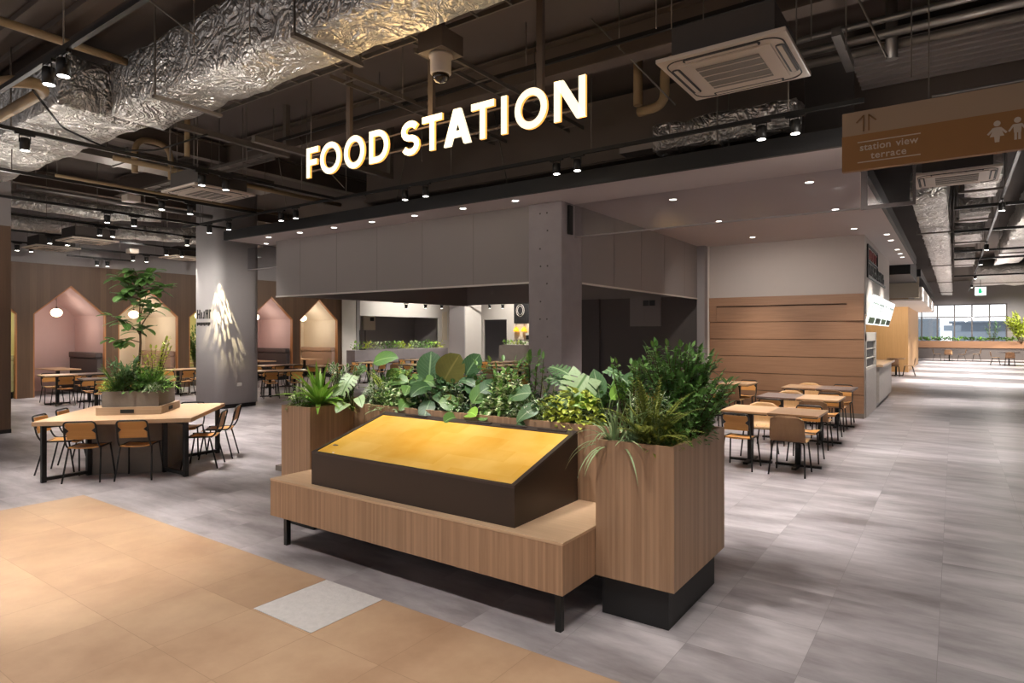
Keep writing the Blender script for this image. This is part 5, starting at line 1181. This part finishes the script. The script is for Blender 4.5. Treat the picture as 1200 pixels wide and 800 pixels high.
beam(-16.6,-16.4,-1,12,5.05,'brown steel beam crossing the far left ceiling',.35,.2)
beam(-9,1,1.2,1.2,5.1,'brown steel beam at the top left nearest the viewer',.3,.2)
def pipe(pts, r, mat, label, name='pipe', rad=.12):
    b = MB(); b.tube(bez_loop(pts,r,rad=rad,n=6),r,10); return tag(b.build(name, M[mat]), label, 'pipe')
pipe([(-9.6,2.63,4.4),(-8.0,2.63,4.4),(-7.8,2.5,4.4),(-8.0,2.3,4.4),(-9.6,1.95,4.4)],.06,'pipe','thick tan lagged pipe with elbow at the upper left edge')
pipe([(-8.0,1.4,5.0),(-8.0,3.45,5.0)],.045,'pipe','straight pale pipe running into the large foil duct at upper left')
pipe([(-11.3,5.0,4.5),(-11.3,5.0,5.1),(-11.3,5.6,5.1),(-11.3,5.6,4.5)],.05,'pipe','tan inverted U pipe above the left air conditioner',rad=.28)
pipe([(-9.6,5.0,4.5),(-9.6,5.0,5.45)],.04,'pipe','tan vertical pipe beside the left air conditioner')
pipe([(-3.35,7.6,4.75),(-3.35,7.6,5.46)],.06,'pipe','tan vertical pipe at the top centre behind the rail')
pipe([(-3.32,7.55,4.64),(-2.95,7.5,4.64),(-2.95,7.5,5.2),(-2.45,7.5,5.2),(-2.45,7.5,5.46)],.06,'pipe','tan pipe bent into an elbow and arch at the top centre',rad=.2)
for k, (y, z, r, mt) in enumerate(((7.55,5.05,.035,'steel'),(7.75,4.98,.05,'steel'),(7.95,4.92,.05,'rod'))):
    pipe([(-1.7,y,z),(5.5,y,z)],r,mt,('uppermost thin','middle shiny','lower tan')[k]+' pipe running to the upper right corner')
pipe([(-.55,7.9,4.75),(-.55,7.9,5.45)],.06,'steel','short vertical steel pipe crossing the pipes at the upper right')
pipe([(-10.4,4.3,4.45),(-10.4,8.6,4.45)],.04,'pipe','tan pipe below the left air conditioner level')
pipe([(-12.6,4.3,4.5),(-12.6,9,4.5)],.03,'pipe','thin tan pipe above the third left track')
pipe([(-14.4,4.3,4.55),(-14.4,9,4.55)],.05,'steel','steel pipe above the fourth left track')
pipe([(-7.6,2.4,4.25),(-8.6,3.0,4.22),(-9.05,3.7,4.2),(-8.9,4.2,4.28),(-8.3,4.6,4.5)],.012,'black','drooping black cable under the upper left foil duct','cable')
for k, x in enumerate((.1,1.2,2.4)):
    pass
for k, y in enumerate((15,18.5,23,25.5,33)):
    b = MB(); b.box(.0,5.5,y-.03,y+.03,4.2,4.26); tag(b.build('cable_rail', M['black']), 'black crosswise rail above the corridor, %s from the front' % on[k], 'rail')
# cable trays behind the letters
def tray(p, q, z, label, w=.12):
    p, q = Vector(p), Vector(q); d = (q-p).normalized(); n = Vector((-d.y,d.x)); b = MB(); t = thing('cable_tray', label, 'cable tray', (0,0,0))
    for s in (-1,1):
        a, c = p+n*w*s, q+n*w*s; bb = MB(); bb.prism([a-n*.01,c-n*.01,c+n*.01,a+n*.01],z,z+.05,lambda u,v,h:(u,v,h)); bb.build('side_rail', M['rod'], t)
    k = int((q-p).length/.4)
    for i in range(k):
        c = p.lerp(q,(i+.5)/k); b = MB(); b.prism([c-n*w-d*.01,c+n*w-d*.01,c+n*w+d*.01,c-n*w+d*.01],z,z+.015,lambda u,v,h:(u,v,h)); b.build('rung', M['rod'], t)
tray((-8.5,4.75),(-2.0,4.75),4.9,'steel cable tray running behind the large foil duct')
tray((-6.0,4.9),(-6.0,8.2),4.85,'short steel cable tray crossing above the left letters')
tray((-13.5,6.2),(-9.3,6.2),4.7,'steel cable tray above the left air conditioner')
tray((-4.6,4.9),(-4.6,8.2),4.8,'short steel cable tray beside the dome camera')
b = MB(); b.box(-7.9,-7.82,5.0,7.6,4.42,4.50); b.box(-7.9,-7.82,7.52,7.6,4.50,5.45); tag(b.build('unistrut', M['rod']), 'bare steel strut left of the first letter', 'strut')
b = MB(); b.box(-8.8,-8.72,4.4,6.2,4.62,4.70); b.box(-8.8,-8.72,6.12,6.2,4.70,5.45); tag(b.build('unistrut', M['rod']), 'bare steel strut above the left end of the sign', 'strut')
b = MB(); b.box(-.95,-.87,6.6,7.6,4.6,4.68); tag(b.build('unistrut', M['steel']), 'perforated steel strut hanging right of the large air conditioner', 'strut')
RP = None
rods = [(-7.4,5.6,4.4),(-6.6,7.0,4.4),(-5.6,5.6,4.7),(-9.4,5.0,4.3),(-9.9,5.0,4.3),(-9.4,5.8,4.3),(-2.0,4.9,4.3),(-1.0,4.9,4.3),(-1.0,5.87,4.3),(-.75,6.0,4.2),(-.3,6.4,4.0),(-7.0,1.8,4.6),(-7.6,1.8,4.5),(-6.2,3.3,4.6),(-5.4,3.4,4.5),(-8.3,6.2,4.3),(-3.0,6.3,4.9),(-4.3,6.6,4.7),(-12.4,6.1,4.7),(-13.4,4.6,4.6)]
for x, y, z in rods:
    if RP is None:
        b = MB(); b.tube([(0,0,0),(0,0,1.15)],.006,5); RP = b.mesh('rod', M['rod'])
    o = bpy.data.objects.new('hanger_rod', RP); C.objects.link(o); o.location = (x,y,z); o.scale.z = (5.45-z)/1.15
    tag(o, 'thin bare steel hanger rod dropping from the dark ceiling deck', 'rod', 'ceiling hanger rods')
BR = [((-5.5,5.6,5.4),(-4.4,6.2,4.8)),((-9.3,6.6,5.3),(-8.6,7.2,4.3)),((-10.8,7.4,5.3),(-11.6,8.2,4.2)),((-.9,6.3,5.3),(-.5,6.6,4.3)),((-6.9,2.9,5.4),(-6.3,3.4,4.8)),((-3.4,6.4,5.4),(-2.7,7.2,4.5)),((-8.1,8.3,5.45),(-8.6,8.4,4.2)),((-6.2,8.3,5.45),(-6.0,8.4,4.2))]
for k, (p, q) in enumerate(BR):
    b = MB(); b.tube([p,q],.010,5); tag(b.build('brace_rod', M['rod']), 'slanting thin steel brace rod in the open ceiling, %s from the left by its group' % on[k], 'rod', 'ceiling brace rods')
for x, y, z, l in ((-12.8,5.6,4.35,'small beige detector box hanging at far left near the tracks'),(-18.9,8.3,4.1,'small beige detector box close to the wooden wall top')):
    b = MB(); b.box(x-.12,x+.12,y-.12,y+.12,z-.06,z+.06,bev=.01); tag(b.build('detector_box', M['cass']), l, 'detector')
t = thing('exit_sign', 'small lit green and white exit sign over the far corridor', 'sign', (1.07,38.7,3.86))
b = MB(); b.box(-.22,.22,-.03,.03,-.2,.2); b.build('face', M['exit'], t)
b = MB(); b.box(-.09,.05,-.036,-.03,-.11,.09); b.prism([(-.02+.05*math.cos(q*PI/6),.11+.05*math.sin(q*PI/6)) for q in range(12)],-.036,-.03,lambda a,c,h:(a,h,c)); b.box(.04,.14,-.036,-.03,-.06,-.01); b.build('pictogram', M['exitgreen'], t)
b = MB(); b.tube([(0,0,.2),(0,0,1.6)],.015,6); b.build('hanging_rod', M['rod'], t)

# ------------------------------------------------------------------ remaining lamps
sun = bpy.data.lights.new('sun', 'SUN'); sun.energy = 26.; sun.angle = .02; sun.color = (1,.93,.82)
so = bpy.data.objects.new('sun', sun); C.objects.link(so); so.rotation_euler = (Vector((-1,.12,-.42))).to_track_quat('-Z','Y').to_euler()
point((-4.9,4.9,4.02),18,(1,.66,.3),.3)
# added fill spots without fixtures, brightening the planter, the bench and the open floor
for x, y, W in ((-5.6,1.2,200),(-3.2,1.2,220),(-1.0,1.4,260),(.8,3.2,220),(-3.6,-1.2,230),(-6.6,-.6,170),(2.2,5.6,200),(2.4,10.5,200),(3.0,14,240),(-9.5,.2,170)):
    spot((x,y,4.3),(x-.2,y+.5,0),W,80,.9,rad=.08)
for x, W in ((-4.9,260),(-3.9,260),(-2.9,300),(-1.7,240)): spot((x-.3,3.2,4.35),(x,4.4,1.2),W,44,.8,rad=.06)  # added key spots aimed at the plants, no fixtures
for x, y, W in ((-11,12,300),(-8,12,260),(-13,16,300),(-16.5,16,300),(-15,21,300),(-12,21,260),(-19.2,21,300)):
    spot((x,y,4.05),(x,y,0),W,95,.8,rad=.1)  # added fill for the dark back halls, not tied to any fixture
for x in (-.5,2.0):
    for y in (28,34,40,46): spot((x,y,4.0),(x,y,0),650,100,.8,(1,.97,.94),rad=.1)  # added spots that help the daylight brighten the far corridor
spot((-2.2,31,2.9),(-2.2,33.9,1.6),120,100,.8,(1,.85,.6),rad=.1)

for x, y, W in ((-12.2,5.4,260),(-11.4,8.8,300),(-15.2,4.9,240)): spot((x,y,3.95),(-14.2,8.3,1.2),W,75,1.,rad=.1)  # added spots lifting the grey column, no fixtures there
for y in (7.9,11.6,14.6): spot((-17.2,y,4.1),(-20.9,y,2.0),130,95,.9,rad=.08)  # added wash on the alcove wall, lamps only
spot((-18.2,20.8,4.1),(-20.9,20.8,2.9),420,100,.8,(1,.97,.92),rad=.1); spot((-13,17.9,3.9),(-15.3,19.1,1.8),300,80,.8,rad=.1); spot((-16,22.2,4.1),(-16.5,24.2,2.3),300,100,.8,rad=.1)  # added spots lifting the shop header, far column face and back wall
for y in (17,19,21): spot((-18.2,y,4.1),(-19.7,y,1.2),200,60,.8,rad=.08)  # added spots brightening the shrubs in the back planter

spot((-.3,18.6,3.7),(-1.7,19.2,.5),260,80,.8,rad=.06); spot((-.4,16.2,3.7),(-1.6,16.2,1.2),200,70,.8,rad=.06)  # added spots for the counter front and shelf unit, without fixtures
for x in (0.,3.0): spot((x,50.5,4.2),(x,53.0,1.0),700,110,.8,(1,.97,.94),rad=.1)  # added spots lightening the plants under the far window
for x in (-3.9,-2.6): spot((x,11.5,3.8),(x,15.0,1.6),100,80,.9,rad=.06)  # added pair of fill spots for the shutter planks

for x, y, W in ((-8.6,1.8,200),(-10.6,2.6,170)): spot((x,y,3.98),(-9.0,3.9,.9),W,60,.9,rad=.06)  # added spots on the communal table and its trough, no fixtures

for x, y, W in ((-1.4,6.5,330),(-.1,11.6,330),(.1,19.8,420),(-.7,8.6,150),(-5.6,5.6,220),(-7.0,7.0,200)): spot((x+.1,y-.1,4.0),(x,y,0),W,42,1.,(1,.96,.93),rad=.08)

for x, y, W in ((-2.0,10.2,170),(-2.1,12.6,170)): spot((x-.3,y+.5,3.8),(x,y-.4,.7),W,80,.8,rad=.05)
# added fill points without fixtures that brighten the foil ducts and ceiling
for x, y, z, W in ((-9.2,3.1,3.7,26),(-12,3.4,3.7,30),(-6.4,3.6,3.75,22),(-15.5,6.5,3.4,26),(-18,9,3.3,22),(1.2,13.5,3.3,40),(1.2,22,3.3,50),(1.5,33,3.3,70),(-1.0,7.0,3.6,16)): point((x,y,z),W,(1,.92,.84),.15)

# ------------------------------------------------------------------ render look
sc.view_settings.view_transform = 'Standard'; sc.view_settings.look = 'None'
sc.view_settings.exposure = 0.0; sc.view_settings.gamma = 1.0
cy = sc.cycles
cy.max_bounces = 6; cy.diffuse_bounces = 4; cy.glossy_bounces = 3; cy.transmission_bounces = 4; cy.transparent_max_bounces = 8
cy.sample_clamp_indirect = 4.0; cy.caustics_reflective = False; cy.caustics_refractive = False
cy.use_denoising = True
